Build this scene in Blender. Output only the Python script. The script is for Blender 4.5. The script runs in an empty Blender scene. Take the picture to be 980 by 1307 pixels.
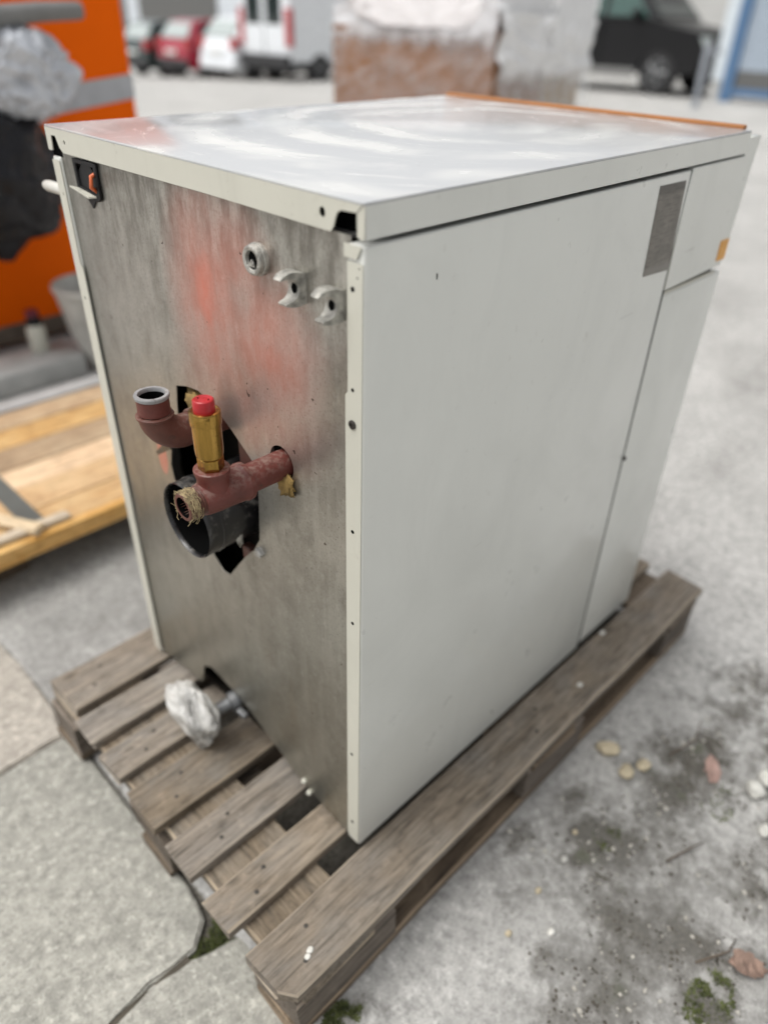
import bpy, bmesh, math, random
from mathutils import Vector, Matrix, noise
random.seed(7)
SC = bpy.context.scene
COL = SC.collection
R = math.radians

# ------------------------------------------------------------------ camera
CAM = Vector((-0.4393, -0.4552, 1.2046))
cam_d = bpy.data.cameras.new('camera'); cam = bpy.data.objects.new('camera', cam_d); COL.objects.link(cam)
rx = Vector((0.70476433, -0.70901913, 0.02447697)); dn = Vector((-0.3870272, -0.41316216, -0.82432213)); fw = Vector((0.59457311, 0.57147958, -0.56559165))
cam.matrix_world = Matrix(((rx.x, -dn.x, -fw.x, CAM.x), (rx.y, -dn.y, -fw.y, CAM.y), (rx.z, -dn.z, -fw.z, CAM.z), (0, 0, 0, 1)))
cam_d.sensor_fit = 'VERTICAL'; cam_d.sensor_height = 36; cam_d.sensor_width = 27; cam_d.lens = 25.61
cam_d.clip_start = 0.02; cam_d.clip_end = 1500
cam_d.dof.use_dof = True; cam_d.dof.focus_distance = 0.81; cam_d.dof.aperture_fstop = 1.8; cam_d.dof.aperture_blades = 0
SC.camera = cam
# ------------------------------------------------------------------ light
SUN_EL, SUN_AZ = 64, 150          # degrees; azimuth counted from +x towards +y
sd = Vector((math.cos(R(SUN_EL)) * math.cos(R(SUN_AZ)), math.cos(R(SUN_EL)) * math.sin(R(SUN_AZ)), math.sin(R(SUN_EL))))
W = bpy.data.worlds.new('World'); SC.world = W; W.use_nodes = True
wn = W.node_tree; bg = wn.nodes['Background']
sky = wn.nodes.new('ShaderNodeTexSky'); sky.sky_type = 'NISHITA'; sky.sun_disc = False
sky.sun_elevation = R(SUN_EL); sky.sun_rotation = math.atan2(sd.x, sd.y); sky.dust_density = 6; sky.air_density = 1.0; sky.ozone_density = 1.0
hs = wn.nodes.new('ShaderNodeHueSaturation'); hs.inputs['Saturation'].default_value = 0.12
wn.links.new(sky.outputs[0], hs.inputs['Color']); wn.links.new(hs.outputs[0], bg.inputs['Color']); bg.inputs['Strength'].default_value = 0.14
sun_d = bpy.data.lights.new('sun', 'SUN'); sun_d.energy = 0.8; sun_d.angle = R(40); sun_d.color = (1.0, 0.965, 0.90)
sun = bpy.data.objects.new('sun', sun_d); COL.objects.link(sun); sun.rotation_euler = (-sd).to_track_quat('-Z', 'Y').to_euler()
SC.view_settings.view_transform = 'Standard'; SC.view_settings.look = 'None'; SC.view_settings.gamma = 1; SC.view_settings.exposure = 0.33
SC.cycles.max_bounces = 8; SC.cycles.diffuse_bounces = 2; SC.cycles.transparent_max_bounces = 12

# ------------------------------------------------------------------ material helpers
class NT:
    def __init__(s, name):
        s.m = bpy.data.materials.new(name); s.m.use_nodes = True; s.t = s.m.node_tree; s.b = s.t.nodes['Principled BSDF']; s.out = s.t.nodes['Material Output']
    def n(s, typ, **kw):
        nd = s.t.nodes.new(typ)
        for k, v in kw.items(): setattr(nd, k, v)
        return nd
    def put(s, sock, v):
        if hasattr(v, 'is_output') or isinstance(v, bpy.types.NodeSocket): s.t.links.new(v, sock)
        elif isinstance(v, (tuple, list)) and sock.type == 'RGBA': sock.default_value = (v[0], v[1], v[2], 1)
        else: sock.default_value = v
    def coord(s, scale=(1, 1, 1), rnd=False, obj=True):
        tc = s.n('ShaderNodeTexCoord'); mp = s.n('ShaderNodeMapping'); mp.inputs['Scale'].default_value = scale
        s.t.links.new(tc.outputs['Object'], mp.inputs['Vector'])
        if rnd:
            oi = s.n('ShaderNodeObjectInfo'); mu = s.math('MULTIPLY', oi.outputs['Random'], 37.0)
            cb = s.n('ShaderNodeCombineXYZ'); 
            for i in range(3): s.t.links.new(mu, cb.inputs[i])
            s.t.links.new(cb.outputs[0], mp.inputs['Location'])
        return mp.outputs[0]
    def math(s, op, a, b=None, clamp=False):
        nd = s.n('ShaderNodeMath', operation=op, use_clamp=clamp); s.put(nd.inputs[0], a)
        if b is not None: s.put(nd.inputs[1], b)
        return nd.outputs[0]
    def noise(s, vec, scale=5, detail=4, rough=.55, dist=0):
        nd = s.n('ShaderNodeTexNoise'); s.put(nd.inputs['Vector'], vec); nd.inputs['Scale'].default_value = scale; nd.inputs['Detail'].default_value = detail
        nd.inputs['Roughness'].default_value = rough; nd.inputs['Distortion'].default_value = dist; return nd.outputs['Fac']
    def voro(s, vec, scale=5, feature='F1', out='Distance', rnd=1):
        nd = s.n('ShaderNodeTexVoronoi', feature=feature); s.put(nd.inputs['Vector'], vec); nd.inputs['Scale'].default_value = scale; nd.inputs['Randomness'].default_value = rnd; return nd.outputs[out]
    def step(s, v, a, b, lo=0., hi=1.):
        nd = s.n('ShaderNodeMapRange'); nd.clamp = True; s.put(nd.inputs['Value'], v); nd.inputs['From Min'].default_value = a; nd.inputs['From Max'].default_value = b
        nd.inputs['To Min'].default_value = lo; nd.inputs['To Max'].default_value = hi; return nd.outputs[0]
    def mix(s, f, a, b):
        nd = s.n('ShaderNodeMix', data_type='RGBA'); s.put(nd.inputs[0], f); s.put(nd.inputs[6], a); s.put(nd.inputs[7], b); return nd.outputs[2]
    def bump(s, h, strength=.3, dist=.002):
        nd = s.n('ShaderNodeBump'); nd.inputs['Strength'].default_value = strength; nd.inputs['Distance'].default_value = dist; s.put(nd.inputs['Height'], h)
        s.t.links.new(nd.outputs[0], s.b.inputs['Normal'])
    def set(s, col=None, rough=None, metal=None, coat=None, spec=None):
        if col is not None: s.put(s.b.inputs['Base Color'], col)
        if rough is not None: s.put(s.b.inputs['Roughness'], rough)
        if metal is not None: s.put(s.b.inputs['Metallic'], metal)
        if coat is not None: s.put(s.b.inputs['Coat Weight'], coat); s.b.inputs['Coat Roughness'].default_value = .08
        if spec is not None: s.put(s.b.inputs['Specular IOR Level'], spec)
        return s.m
    def xyz(s, vec=None):
        if vec is None: vec = s.n('ShaderNodeTexCoord').outputs['Object']
        sp = s.n('ShaderNodeSeparateXYZ'); s.t.links.new(vec, sp.inputs[0]); return sp.outputs
    def blob(s, xyz, c, rad, axes):
        """soft spot: 1 at c falling to 0 at rad, over the given axes"""
        acc = None
        for a, cc, rr in zip(axes, c, rad):
            d = s.math('DIVIDE', s.math('SUBTRACT', xyz[a], cc), rr); d = s.math('MULTIPLY', d, d)
            acc = d if acc is None else s.math('ADD', acc, d)
        return s.math('SUBTRACT', 1.0, acc, True)

def plain(name, col, rough=.5, metal=0, coat=0, var=.12, scale=14, bump=0, spec=None):
    t = NT(name); v = t.coord(rnd=True); f = t.noise(v, scale, 5)
    c = t.mix(t.step(f, .3, .7), tuple(x * (1 - var) for x in col), tuple(min(1, x * (1 + var)) for x in col))
    if bump: t.bump(t.noise(v, scale * 6, 3), bump, .002)
    return t.set(c, t.step(f, .3, .7, max(.02, rough - .06), rough + .06), metal, coat or None, spec)

def wood(name, dark, light, rough=.85, gscale=1.0, bump=.5, grey=None, worn=None):
    t = NT(name); v = t.coord((3.2 * gscale, 26 * gscale, 26 * gscale), True); v2 = t.coord((1, 1, 1), True); v3 = t.coord((5, 9, 9), True)
    g = t.noise(v, 2.6, 8, .66, 1.1); g2 = t.noise(t.coord((7, 90, 90), True), 2.0, 5, .65); lo = t.noise(v3, 1.6, 5, .6, .5); bl = t.noise(v2, 38, 4, .65)
    oi = t.n('ShaderNodeObjectInfo').outputs['Random']
    c = t.mix(t.step(g, .30, .70), dark, light)
    c = t.mix(t.step(lo, .40, .70, 0, .65), c, grey or tuple(x * .75 for x in light))
    c = t.mix(t.step(g2, .48, .70, 0, .75), c, tuple(x * .40 for x in dark))
    c = t.mix(t.step(bl, .56, .74, 0, .45), c, tuple(x * .5 for x in dark)); c = t.mix(t.step(bl, .42, .28, 0, .35), c, tuple(min(.8, x * 1.3) for x in light))
    c = t.mix(t.step(t.noise(t.coord((1.3, 60, 60), True), 1.5, 3, .5, .3), .70, .735, 0, .85), c, tuple(x * .22 for x in dark))   # drying splits
    k = t.voro(t.coord((6, 15, 15), True), 1.5); c = t.mix(t.step(k, .0, .15, .75, 0), c, tuple(x * .35 for x in dark))
    if worn:
        nz = t.math('ABSOLUTE', t.xyz(t.n('ShaderNodeTexCoord').outputs['Normal'])[2]); e = t.math('MULTIPLY', t.step(nz, .15, .45), t.step(nz, .985, .86)); c = t.mix(t.math('MULTIPLY', e, t.step(lo, .3, .6, .35, .95)), c, worn)
    hs_ = t.n('ShaderNodeHueSaturation'); t.put(hs_.inputs['Color'], c); t.put(hs_.inputs['Value'], t.step(oi, 0, 1, .70, 1.26)); t.put(hs_.inputs['Saturation'], t.step(t.math('FRACT', t.math('MULTIPLY', oi, 7.3)), 0, 1, .75, 1.2))
    t.bump(t.math('ADD', g, t.math('MULTIPLY', g2, .8)), bump, .003)
    return t.set(hs_.outputs[0], rough)

def paint(name, base, rough=.33, dirt=(.25, .22, .17), amount=.35, coat=.4):
    t = NT(name); v = t.coord(rnd=False); big = t.noise(v, 3.1, 3); sm = t.noise(v, 60, 4); sp = t.noise(v, 210, 2); st = t.noise(t.coord((26, 26, 2.2)), 2.2, 4)
    c = t.mix(t.step(big, .3, .7), base, tuple(x * .93 for x in base))
    c = t.mix(t.math('MULTIPLY', t.step(st, .55, .8), .09 * amount), c, dirt)
    c = t.mix(t.math('MULTIPLY', t.step(sm, .62, .78), t.step(big, .45, .75, 0, amount)), c, dirt)
    c = t.mix(t.math('MULTIPLY', t.step(sp, .74, .77), t.step(t.noise(v, 9, 3), .56, .62, 0, .8)), c, (.06, .05, .04))
    sm2 = t.noise(t.coord((5, 5, 3)), 1.4, 5, .6, 1.0); c = t.mix(t.step(sm2, .46, .72, 0, .32 + .2 * amount), c, tuple(x * .82 for x in base))
    sc = t.noise(t.coord((3, 3, 55)), 2.2, 3, .5, .6); c = t.mix(t.math('MULTIPLY', t.step(sc, .70, .73, 0, .55), t.step(sm2, .5, .6)), c, (.42, .41, .38))
    t.bump(t.math('ADD', t.math('MULTIPLY', t.noise(v, 420, 2), .02), t.noise(v, 2.7, 2)), .10, .02)
    return t.set(c, t.math('ADD', t.step(t.noise(v, 24, 4), .3, .7, rough - .08, rough + .05), t.step(sm2, .4, .7, 0, .14)), 0, coat)

M = {}
M['white'] = paint('white_painted_steel', (.735, .745, .70))
M['cream'] = paint('cream_painted_steel', (.60, .59, .51), .42, amount=.8, coat=.1)
M['orange_trim'] = plain('orange_plastic_trim', (.37, .15, .045), .6)
M['orange_label'] = plain('orange_sticker', (.80, .36, .03), .4)
M['black'] = plain('black_plastic', (.010, .010, .011), .5, bump=.1, spec=.25)
M['dark'] = plain('dark_interior', (.016, .014, .012), .9, spec=.05)
M['foam'] = plain('yellow_insulation_foam', (.30, .20, .07), .95, var=.5, scale=60, bump=.9)
M['rubber'] = plain('tyre_rubber', (.022, .022, .023), .8)
M['steel'] = plain('galvanised_fitting', (.46, .46, .45), .42, .75, var=.25, scale=40, bump=.2)
M['screw'] = plain('dark_screw', (.06, .055, .05), .4, .7)
M['hole'] = plain('hole_shadow_plug', (.006, .006, .006), .95, spec=0.0)
M['glass_dark'] = plain('dark_car_glass', (.02, .03, .03), .06, spec=.8)
M['glass_green'] = plain('green_car_glass', (.025, .075, .062), .06, spec=.8)
M['glass_pale'] = plain('pale_painted_reflection_glass', (.42, .47, .46), .10, spec=.8)  # pale base colour stands in for the reflection in the glass
M['red_lamp'] = plain('red_tail_lamp', (.50, .035, .04), .2, coat=.6)
M['bumper'] = plain('black_bumper', (.03, .03, .032), .6)
M['rim'] = plain('alloy_rim', (.20, .205, .21), .45, .5)
M['plate'] = plain('number_plate', (.75, .75, .72), .4)

def m_lid():
    t = NT('dusty_white_lid'); v = t.coord(); X = t.xyz(v)
    wob = t.noise(v, 4.0, 4, .55, .6)
    dx = t.math('SUBTRACT', X[0], .50); dy = t.math('SUBTRACT', X[1], .27)
    r = t.math('SQRT', t.math('ADD', t.math('MULTIPLY', dx, dx), t.math('MULTIPLY', t.math('MULTIPLY', dy, dy), 1.3)))
    ring = t.math('SINE', t.math('ADD', t.math('MULTIPLY', r, 54.), t.math('MULTIPLY', wob, 8.)))
    # dust lies in curved wiped bands, feathered along the wipe
    cb = t.n('ShaderNodeCombineXYZ'); ang = t.math('ARCTAN2', dy, dx); t.put(cb.inputs[0], t.math('MULTIPLY', ang, 1.6)); t.put(cb.inputs[1], t.math('MULTIPLY', r, 26.)); 
    hair = t.noise(cb.outputs[0], 2.4, 6, .62, .4)
    gate = t.step(t.noise(v, 4.2, 3, .5, .8), .36, .62)
    band = t.math('MULTIPLY', t.step(t.math('ADD', ring, t.math('MULTIPLY', t.math('SUBTRACT', hair, .5), 1.7)), -.6, .95), gate)
    streak = t.math('MULTIPLY', t.step(hair, .58, .72), t.step(t.noise(v, 3.2, 3), .42, .6))
    sp = t.step(t.noise(v, 90, 5, .7), .60, .76, 0, .4)
    edge = t.step(t.noise(v, 13, 6, .65), .54, .80, 0, .45)
    d = t.math('MAXIMUM', t.math('MAXIMUM', t.math('MULTIPLY', band, .9), t.math('MULTIPLY', streak, .8)), t.math('MAXIMUM', sp, edge))
    c = t.mix(d, (.50, .51, .52), (.69, .69, .665))
    c = t.mix(t.step(t.noise(v, 150, 3), .70, .78, 0, .5), c, (.25, .22, .18))
    t.bump(t.math('ADD', t.noise(v, 2.6, 2), t.math('MULTIPLY', d, .02)), .07, .006)
    return t.set(c, t.step(d, 0, 1, .16, .38), 0, .06)
M['lid'] = m_lid()

def m_galv():
    t = NT('weathered_galvanised_sheet'); v = t.coord(); X = t.xyz(v)
    big = t.noise(v, 3.4, 4, .55); mid = t.noise(t.coord((26, 26, 15)), 1, 6, .65); fi = t.noise(v, 300, 3, .7); st = t.noise(t.coord((30, 30, 1.4)), 1.9, 5, .6)
    c = t.mix(t.step(big, .32, .68), (.32, .305, .27), (.50, .485, .44))
    c = t.mix(t.step(mid, .48, .70, 0, .5), c, (.20, .185, .155))
    c = t.mix(t.step(t.noise(v, 80, 5, .7), .52, .70, 0, .35), c, (.60, .585, .55))
    br = t.noise(t.coord((160, 160, 3.0)), 2.0, 4, .6); c = t.mix(t.step(br, .5, .74, 0, .22), c, (.24, .225, .20))
    c = t.mix(t.step(st, .5, .78, 0, .3), c, (.62, .60, .56))
    c = t.mix(t.step(fi, .53, .67, 0, .38), c, (.14, .13, .115))
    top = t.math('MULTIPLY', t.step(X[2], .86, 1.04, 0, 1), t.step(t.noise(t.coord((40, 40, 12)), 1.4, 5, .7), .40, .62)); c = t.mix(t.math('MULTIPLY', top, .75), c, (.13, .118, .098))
    lft = t.math('MULTIPLY', t.step(X[1], .40, .55, 0, 1), t.step(big, .3, .6, .4, 1)); c = t.mix(t.math('MULTIPLY', lft, .45), c, (.17, .17, .155))  # left side darkened: reflection of something dark put into the colour
    # faint soft-edged red patches on the sheet
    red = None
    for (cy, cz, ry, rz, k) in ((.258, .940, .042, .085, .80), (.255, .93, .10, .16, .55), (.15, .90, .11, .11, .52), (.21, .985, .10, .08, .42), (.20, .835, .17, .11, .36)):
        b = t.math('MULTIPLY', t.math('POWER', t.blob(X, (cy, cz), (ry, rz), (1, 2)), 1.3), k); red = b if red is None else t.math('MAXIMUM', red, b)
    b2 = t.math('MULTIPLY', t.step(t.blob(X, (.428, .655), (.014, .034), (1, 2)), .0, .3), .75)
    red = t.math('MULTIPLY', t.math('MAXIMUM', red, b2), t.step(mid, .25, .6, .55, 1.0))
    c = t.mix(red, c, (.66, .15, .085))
    # grey-green rubbed patch and rust
    gp = t.blob(X, (.235, .79), (.028, .065), (1, 2)); c = t.mix(t.math('MULTIPLY', gp, .55), c, (.13, .135, .12))
    rz = t.step(X[2], .16, .52, 1, 0); rs = t.math('MULTIPLY', t.step(t.noise(t.coord((9, 9, 2.2)), 2.4, 5, .65), .55, .72), rz)
    c = t.mix(t.math('MULTIPLY', rs, .5), c, (.22, .13, .06))
    oli = t.math('MULTIPLY', rz, .45); c = t.mix(oli, c, (.27, .265, .205))  # olive reflection of pallet and ground painted into the lower sheet
    c = t.mix(t.step(t.noise(v, 95, 2), .735, .76, 0, .85), c, (.055, .035, .025))
    t.bump(t.math('ADD', mid, t.math('MULTIPLY', fi, .5)), .22, .0012)
    t.b.inputs['Anisotropic'].default_value = .4
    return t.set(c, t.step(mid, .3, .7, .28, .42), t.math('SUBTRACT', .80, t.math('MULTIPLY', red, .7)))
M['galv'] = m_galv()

def m_rust(name, a, b, dust=.35):
    t = NT(name); v = t.coord(); f = t.noise(v, 35, 6, .65); f2 = t.noise(v, 160, 4); g = t.n('ShaderNodeNewGeometry'); up = t.xyz(g.outputs['Normal'])[2]
    c = t.mix(t.step(f, .3, .7), a, b); c = t.mix(t.math('MULTIPLY', t.step(f2, .45, .65), t.step(up, .1, .9, 0, dust)), c, (.42, .38, .32))
    c = t.mix(t.step(t.noise(v, 90, 3), .62, .7, 0, .6), c, (.06, .03, .02))
    t.bump(t.math('ADD', f, f2), .35, .0012); return t.set(c, t.step(f, .3, .7, .4, .62))
M['redpipe'] = m_rust('red_primed_pipe', (.095, .023, .017), (.165, .042, .032), .28)
M['rustpipe'] = m_rust('rusty_brown_pipe', (.085, .028, .020), (.155, .054, .037), .25)
def m_enamel():
    t = NT('black_enamel_flue'); v = t.coord(); f = t.noise(v, 30, 5, .6); g = t.n('ShaderNodeNewGeometry'); up = t.xyz(g.outputs['Normal'])[2]
    c = t.mix(t.step(f, .3, .7), (.008, .008, .009), (.020, .019, .019)); c = t.mix(t.math('MULTIPLY', t.step(t.noise(v, 55, 5, .65), .52, .64), t.step(up, -.2, .9, .12, .5)), c, (.32, .30, .27))
    return t.set(c, t.step(f, .3, .7, .22, .38), 0, .35)
M['blackpipe'] = m_enamel()
M['rim_metal'] = m_rust('pale_pipe_rim', (.22, .22, .225), (.34, .34, .34), .1)
def m_brass():
    t = NT('tarnished_streaked_brass'); v = t.coord(); f = t.noise(t.coord((150, 150, 12)), 1, 5, .6); f2 = t.noise(v, 240, 3)
    c = t.mix(t.step(f, .35, .65), (.46, .285, .075), (.25, .15, .04)); c = t.mix(t.step(f2, .60, .74, 0, .6), c, (.10, .065, .025))  # upright streaks paint reflections into the colour; fine specks are tarnish
    return t.set(c, t.step(f, .3, .7, .13, .24), 1.0)
M['brass'] = m_brass()
M['redcap'] = plain('red_plastic_cap', (.40, .014, .020), .36, var=.15, scale=70)
M['hemp'] = plain('hemp_fibre', (.36, .285, .16), .95, var=.5, scale=200)
M['cast'] = plain('cast_zinc_clamp', (.42, .41, .375), .45, .6, var=.5, scale=120, bump=.7)
M['orange_wire'] = plain('orange_wire', (.75, .16, .05), .45)

def m_ratingplate():
    t = NT('worn_rating_plate'); v = t.coord(); X = t.xyz(v); f = t.noise(v, 38, 5, .6); lines = t.noise(t.coord((14, 1, 150)), 3.0, 3)
    c = t.mix(t.step(f, .3, .7), (.13, .12, .105), (.21, .195, .17)); c = t.mix(t.step(lines, .52, .62, 0, .5), c, (.07, .06, .055))
    c = t.mix(t.step(X[2], .918, .926, .5, 0), c, (.26, .25, .23)); c = t.mix(t.step(X[2], 1.014, 1.020, 0, .6), c, (.06, .055, .05))
    return t.set(c, .4, .4)
M['rating'] = m_ratingplate()

M['pallet'] = wood('weathered_pallet_wood', (.11, .087, .063), (.33, .272, .208), grey=(.225, .21, .188), worn=(.41, .345, .265))
M['pallet_low'] = wood('dirty_pallet_wood', (.07, .052, .037), (.215, .168, .122), worn=(.30, .235, .17))
M['newwood'] = wood('fresh_pine_boards', (.42, .225, .085), (.68, .46, .23), .7, .8, .25, grey=(.70, .50, .27))
M['newwood_pale'] = wood('pale_pine_batten', (.58, .45, .29), (.70, .57, .40), .7, .8, .25)
M['greystrap'] = plain('grey_steel_strap', (.13, .14, .13), .5, .3)
M['orange'] = plain('orange_machine_paint', (.97, .145, .001), .55, coat=.0, var=.04, scale=3, spec=.08)
M['grey_stripe'] = plain('grey_stripe_paint', (.46, .475, .50), .5)
M['grey_tube'] = plain('grey_plastic_tube', (.20, .20, .195), .6)
M['grey_steel'] = plain('pale_grey_steel', (.48, .48, .47), .5, .2)
M['kerb'] = plain('grey_kerb_concrete', (.40, .40, .385), .85, var=.2, scale=12, bump=.3)
M['bucket'] = plain('dusty_pale_plastic', (.52, .51, .47), .6, var=.3, scale=9)
M['maroon'] = plain('maroon_cap', (.16, .02, .035), .5)
M['cardboard'] = plain('brown_cardboard', (.25, .12, .055), .8, var=.14, scale=5)
M['cardboard_l'] = plain('beige_cardboard', (.42, .32, .22), .8, var=.12, scale=5)
M['red_paint'] = plain('red_car_paint', (.36, .012, .035), .25, coat=.8, var=.05)
M['white_paint'] = plain('white_car_paint', (.82, .85, .88), .28, coat=.6, var=.04)
M['dkgreen_paint'] = plain('dark_green_car_paint', (.012, .03, .028), .25, coat=.8, var=.05)
M['black_paint'] = plain('black_car_paint', (.008, .008, .009), .4, coat=.15, var=.05, spec=.3)
M['sill'] = plain('grey_sill_trim', (.20, .20, .195), .5)
M['wall'] = plain('grey_rendered_wall', (.50, .50, .485), .85, var=.06, scale=1.5)
M['wall_white'] = plain('pale_blue_white_cladding', (.62, .66, .70), .6, var=.05, scale=1.0)
M['wall_dark'] = plain('dark_grey_cladding', (.13, .13, .125), .7)
M['blue'] = plain('blue_painted_frame', (.09, .175, .31), .5)
M['panel_white'] = plain('white_door_panel', (.66, .72, .76), .5)
M['pane'] = plain('bluish_gate_panel', (.36, .42, .49), .25)
M['bollard'] = plain('grey_bollard_paint', (.27, .29, .32), .5)
M['stone'] = plain('tan_pebble', (.50, .43, .30), .8, var=.25, scale=60, bump=.3)
M['stone_w'] = plain('white_pebble', (.62, .61, .56), .8, var=.2, scale=60, bump=.3)
M['brick'] = plain('pink_brick_chip', (.40, .27, .23), .9, var=.3, scale=70, bump=.5)
M['leaf'] = plain('dry_brown_leaf', (.27, .185, .145), .9, var=.5, scale=45, bump=.6)
M['twig'] = plain('dry_twig', (.13, .10, .075), .9)
M['grit'] = plain('dark_soil_crumbs', (.075, .065, .05), 1.0, var=.5, scale=30)
M['chip'] = plain('pale_grit_chips', (.45, .43, .38), .95, var=.3, scale=30)
def m_moss():
    t = NT('green_moss'); v = t.coord(); f = t.noise(v, 80, 3); return t.set(t.mix(t.step(f, .3, .7), (.05, .062, .02), (.135, .155, .05)), .95)
M['moss'] = m_moss()

def m_film(name, lo, hi, a0, a1, tint=(.80, .82, .84), dirx=(6, 2.2, 2.2), topz=None, rot=0):
    t = NT(name); v = t.coord(dirx)
    if rot:
        m1 = t.n('ShaderNodeMapping'); m1.inputs['Rotation'].default_value = (rot, 0, 0); t.t.links.new(t.n('ShaderNodeTexCoord').outputs['Object'], m1.inputs['Vector']); m2 = t.n('ShaderNodeMapping'); m2.inputs['Scale'].default_value = dirx; t.t.links.new(m1.outputs[0], m2.inputs['Vector']); v = m2.outputs[0]
    f = t.noise(v, 2.6, 6, .62, 1.6); v2 = t.coord(); f2 = t.noise(v2, 11, 4, .6, .8)
    al = t.step(t.math('ADD', t.math('MULTIPLY', f, .7), t.math('MULTIPLY', f2, .3)), lo, hi, a0, a1)
    if topz:
        X = t.xyz(v2); zz = t.math('ADD', X[2], t.math('MULTIPLY', f2, .16)); al = t.math('MAXIMUM', al, t.step(zz, topz[0], topz[1], 0, topz[2]))
    t.set(tint, .22, 0, .4); t.put(t.b.inputs['Alpha'], al); t.bump(t.math('ADD', f, f2), .8, .02); t.m.blend_method = 'HASHED' if hasattr(t.m, 'blend_method') else None
    return t.m
M['film'] = m_film('stretch_film', .42, .70, .05, .50, dirx=(3, 1.6, 17), topz=(1.12, 1.22, .9), rot=.5)
M['film_side'] = m_film('dense_stretch_film', .42, .70, .14, .66, (.95, .95, .95), topz=(.94, 1.06, .92))
M['film_blob'] = m_film('crumpled_white_film', .3, .6, .90, 1.0, (.93, .935, .94))
def m_bag(name, col, alpha):
    t = NT(name); v = t.coord(); f = t.noise(v, 14, 5, .6, 1.0); t.set(t.mix(t.step(f, .3, .7), tuple(x * .8 for x in col), col), .16 if max(col) < .1 else .22, 0, .3)
    t.b.inputs['Specular IOR Level'].default_value = .35 if max(col) < .1 else .5; t.b.inputs['Coat Weight'].default_value = .04 if max(col) < .1 else .3
    t.put(t.b.inputs['Alpha'], t.step(f, .25, .5, alpha, 1)); t.bump(t.noise(v, 40, 5, .6, 1.5), .5, .006); return t.m
M['wbag'] = m_bag('white_plastic_bag', (.60, .59, .56), .25)
M['dull_metal'] = plain('dull_grey_metal', (.16, .165, .17), .5, .6, var=.4, scale=60)
M['wbag2'] = m_bag('bluish_white_plastic_bag', (.66, .69, .74), .6)
M['bbag'] = m_bag('black_plastic_bag', (.007, .0065, .009), 1)

def m_ground(name, base, attr):
    t = NT(name); v = t.n('ShaderNodeTexCoord').outputs['Object']
    b1 = t.noise(v, 1.3, 5, .6); b2 = t.noise(v, 7, 6, .65); b3 = t.noise(v, 38, 6, .7); b4 = t.noise(v, 190, 4, .7); ag = t.voro(v, 150); ag2 = t.voro(v, 48)
    lo = tuple(x * .74 for x in base)
    c = t.mix(t.step(b1, .35, .65), lo, base); c = t.mix(t.step(b2, .42, .70, 0, .50), c, tuple(x * .55 for x in base))
    c = t.mix(t.step(b3, .48, .66, 0, .6), c, tuple(x * .45 for x in base)); c = t.mix(t.step(b3, .46, .30, 0, .5), c, tuple(min(.8, x * 1.35) for x in base))
    c = t.mix(t.step(b4, .53, .66, 0, .65), c, tuple(x * .38 for x in base)); c = t.mix(t.step(ag, .0, .28, .45, 0), c, tuple(min(.8, x * 1.45) for x in base))
    c = t.mix(t.math('MULTIPLY', t.step(ag2, .0, .16, .8, 0), t.step(b2, .45, .55)), c, tuple(x * .4 for x in base))
    b5 = t.noise(v, 72, 3, .6); b6 = t.noise(v, 21, 4, .6, .8)
    c = t.mix(t.step(b5, .55, .64, 0, .55), c, tuple(x * .42 for x in base)); c = t.mix(t.step(b5, .42, .34, 0, .5), c, tuple(min(.85, x * 1.5) for x in base)); c = t.mix(t.step(b6, .54, .70, 0, .40), c, tuple(x * .50 for x in base))
    h = t.math('ADD', t.math('ADD', t.math('MULTIPLY', b3, .8), t.math('MULTIPLY', b4, .6)), t.math('MULTIPLY', b5, .5))
    if attr:
        at = t.n('ShaderNodeAttribute'); at.attribute_name = 'dirt'; d = at.outputs['Fac']  # mask holds real dirt plus the shade painted under the pallet
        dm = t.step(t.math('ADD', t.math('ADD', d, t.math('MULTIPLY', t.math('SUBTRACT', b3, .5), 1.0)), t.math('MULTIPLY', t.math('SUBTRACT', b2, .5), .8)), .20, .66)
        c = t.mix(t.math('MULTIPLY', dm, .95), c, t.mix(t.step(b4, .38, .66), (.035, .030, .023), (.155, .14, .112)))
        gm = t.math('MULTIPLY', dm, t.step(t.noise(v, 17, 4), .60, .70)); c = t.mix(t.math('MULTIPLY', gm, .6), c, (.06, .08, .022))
        at2 = t.n('ShaderNodeAttribute'); at2.attribute_name = 'stain'; c = t.mix(t.math('MULTIPLY', at2.outputs['Fac'], t.step(b2, .3, .6, .5, 1)), c, (.155, .15, .138))
        h = t.math('ADD', h, t.math('MULTIPLY', dm, .7))
    t.bump(h, .55, .006)
    return t.set(c, .92)
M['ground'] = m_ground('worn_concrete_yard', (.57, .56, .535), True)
M['slab'] = m_ground('grey_concrete_slab', (.45, .44, .39), False)
M['slab_beige'] = m_ground('beige_concrete_slab', (.54, .495, .43), False)

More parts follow.
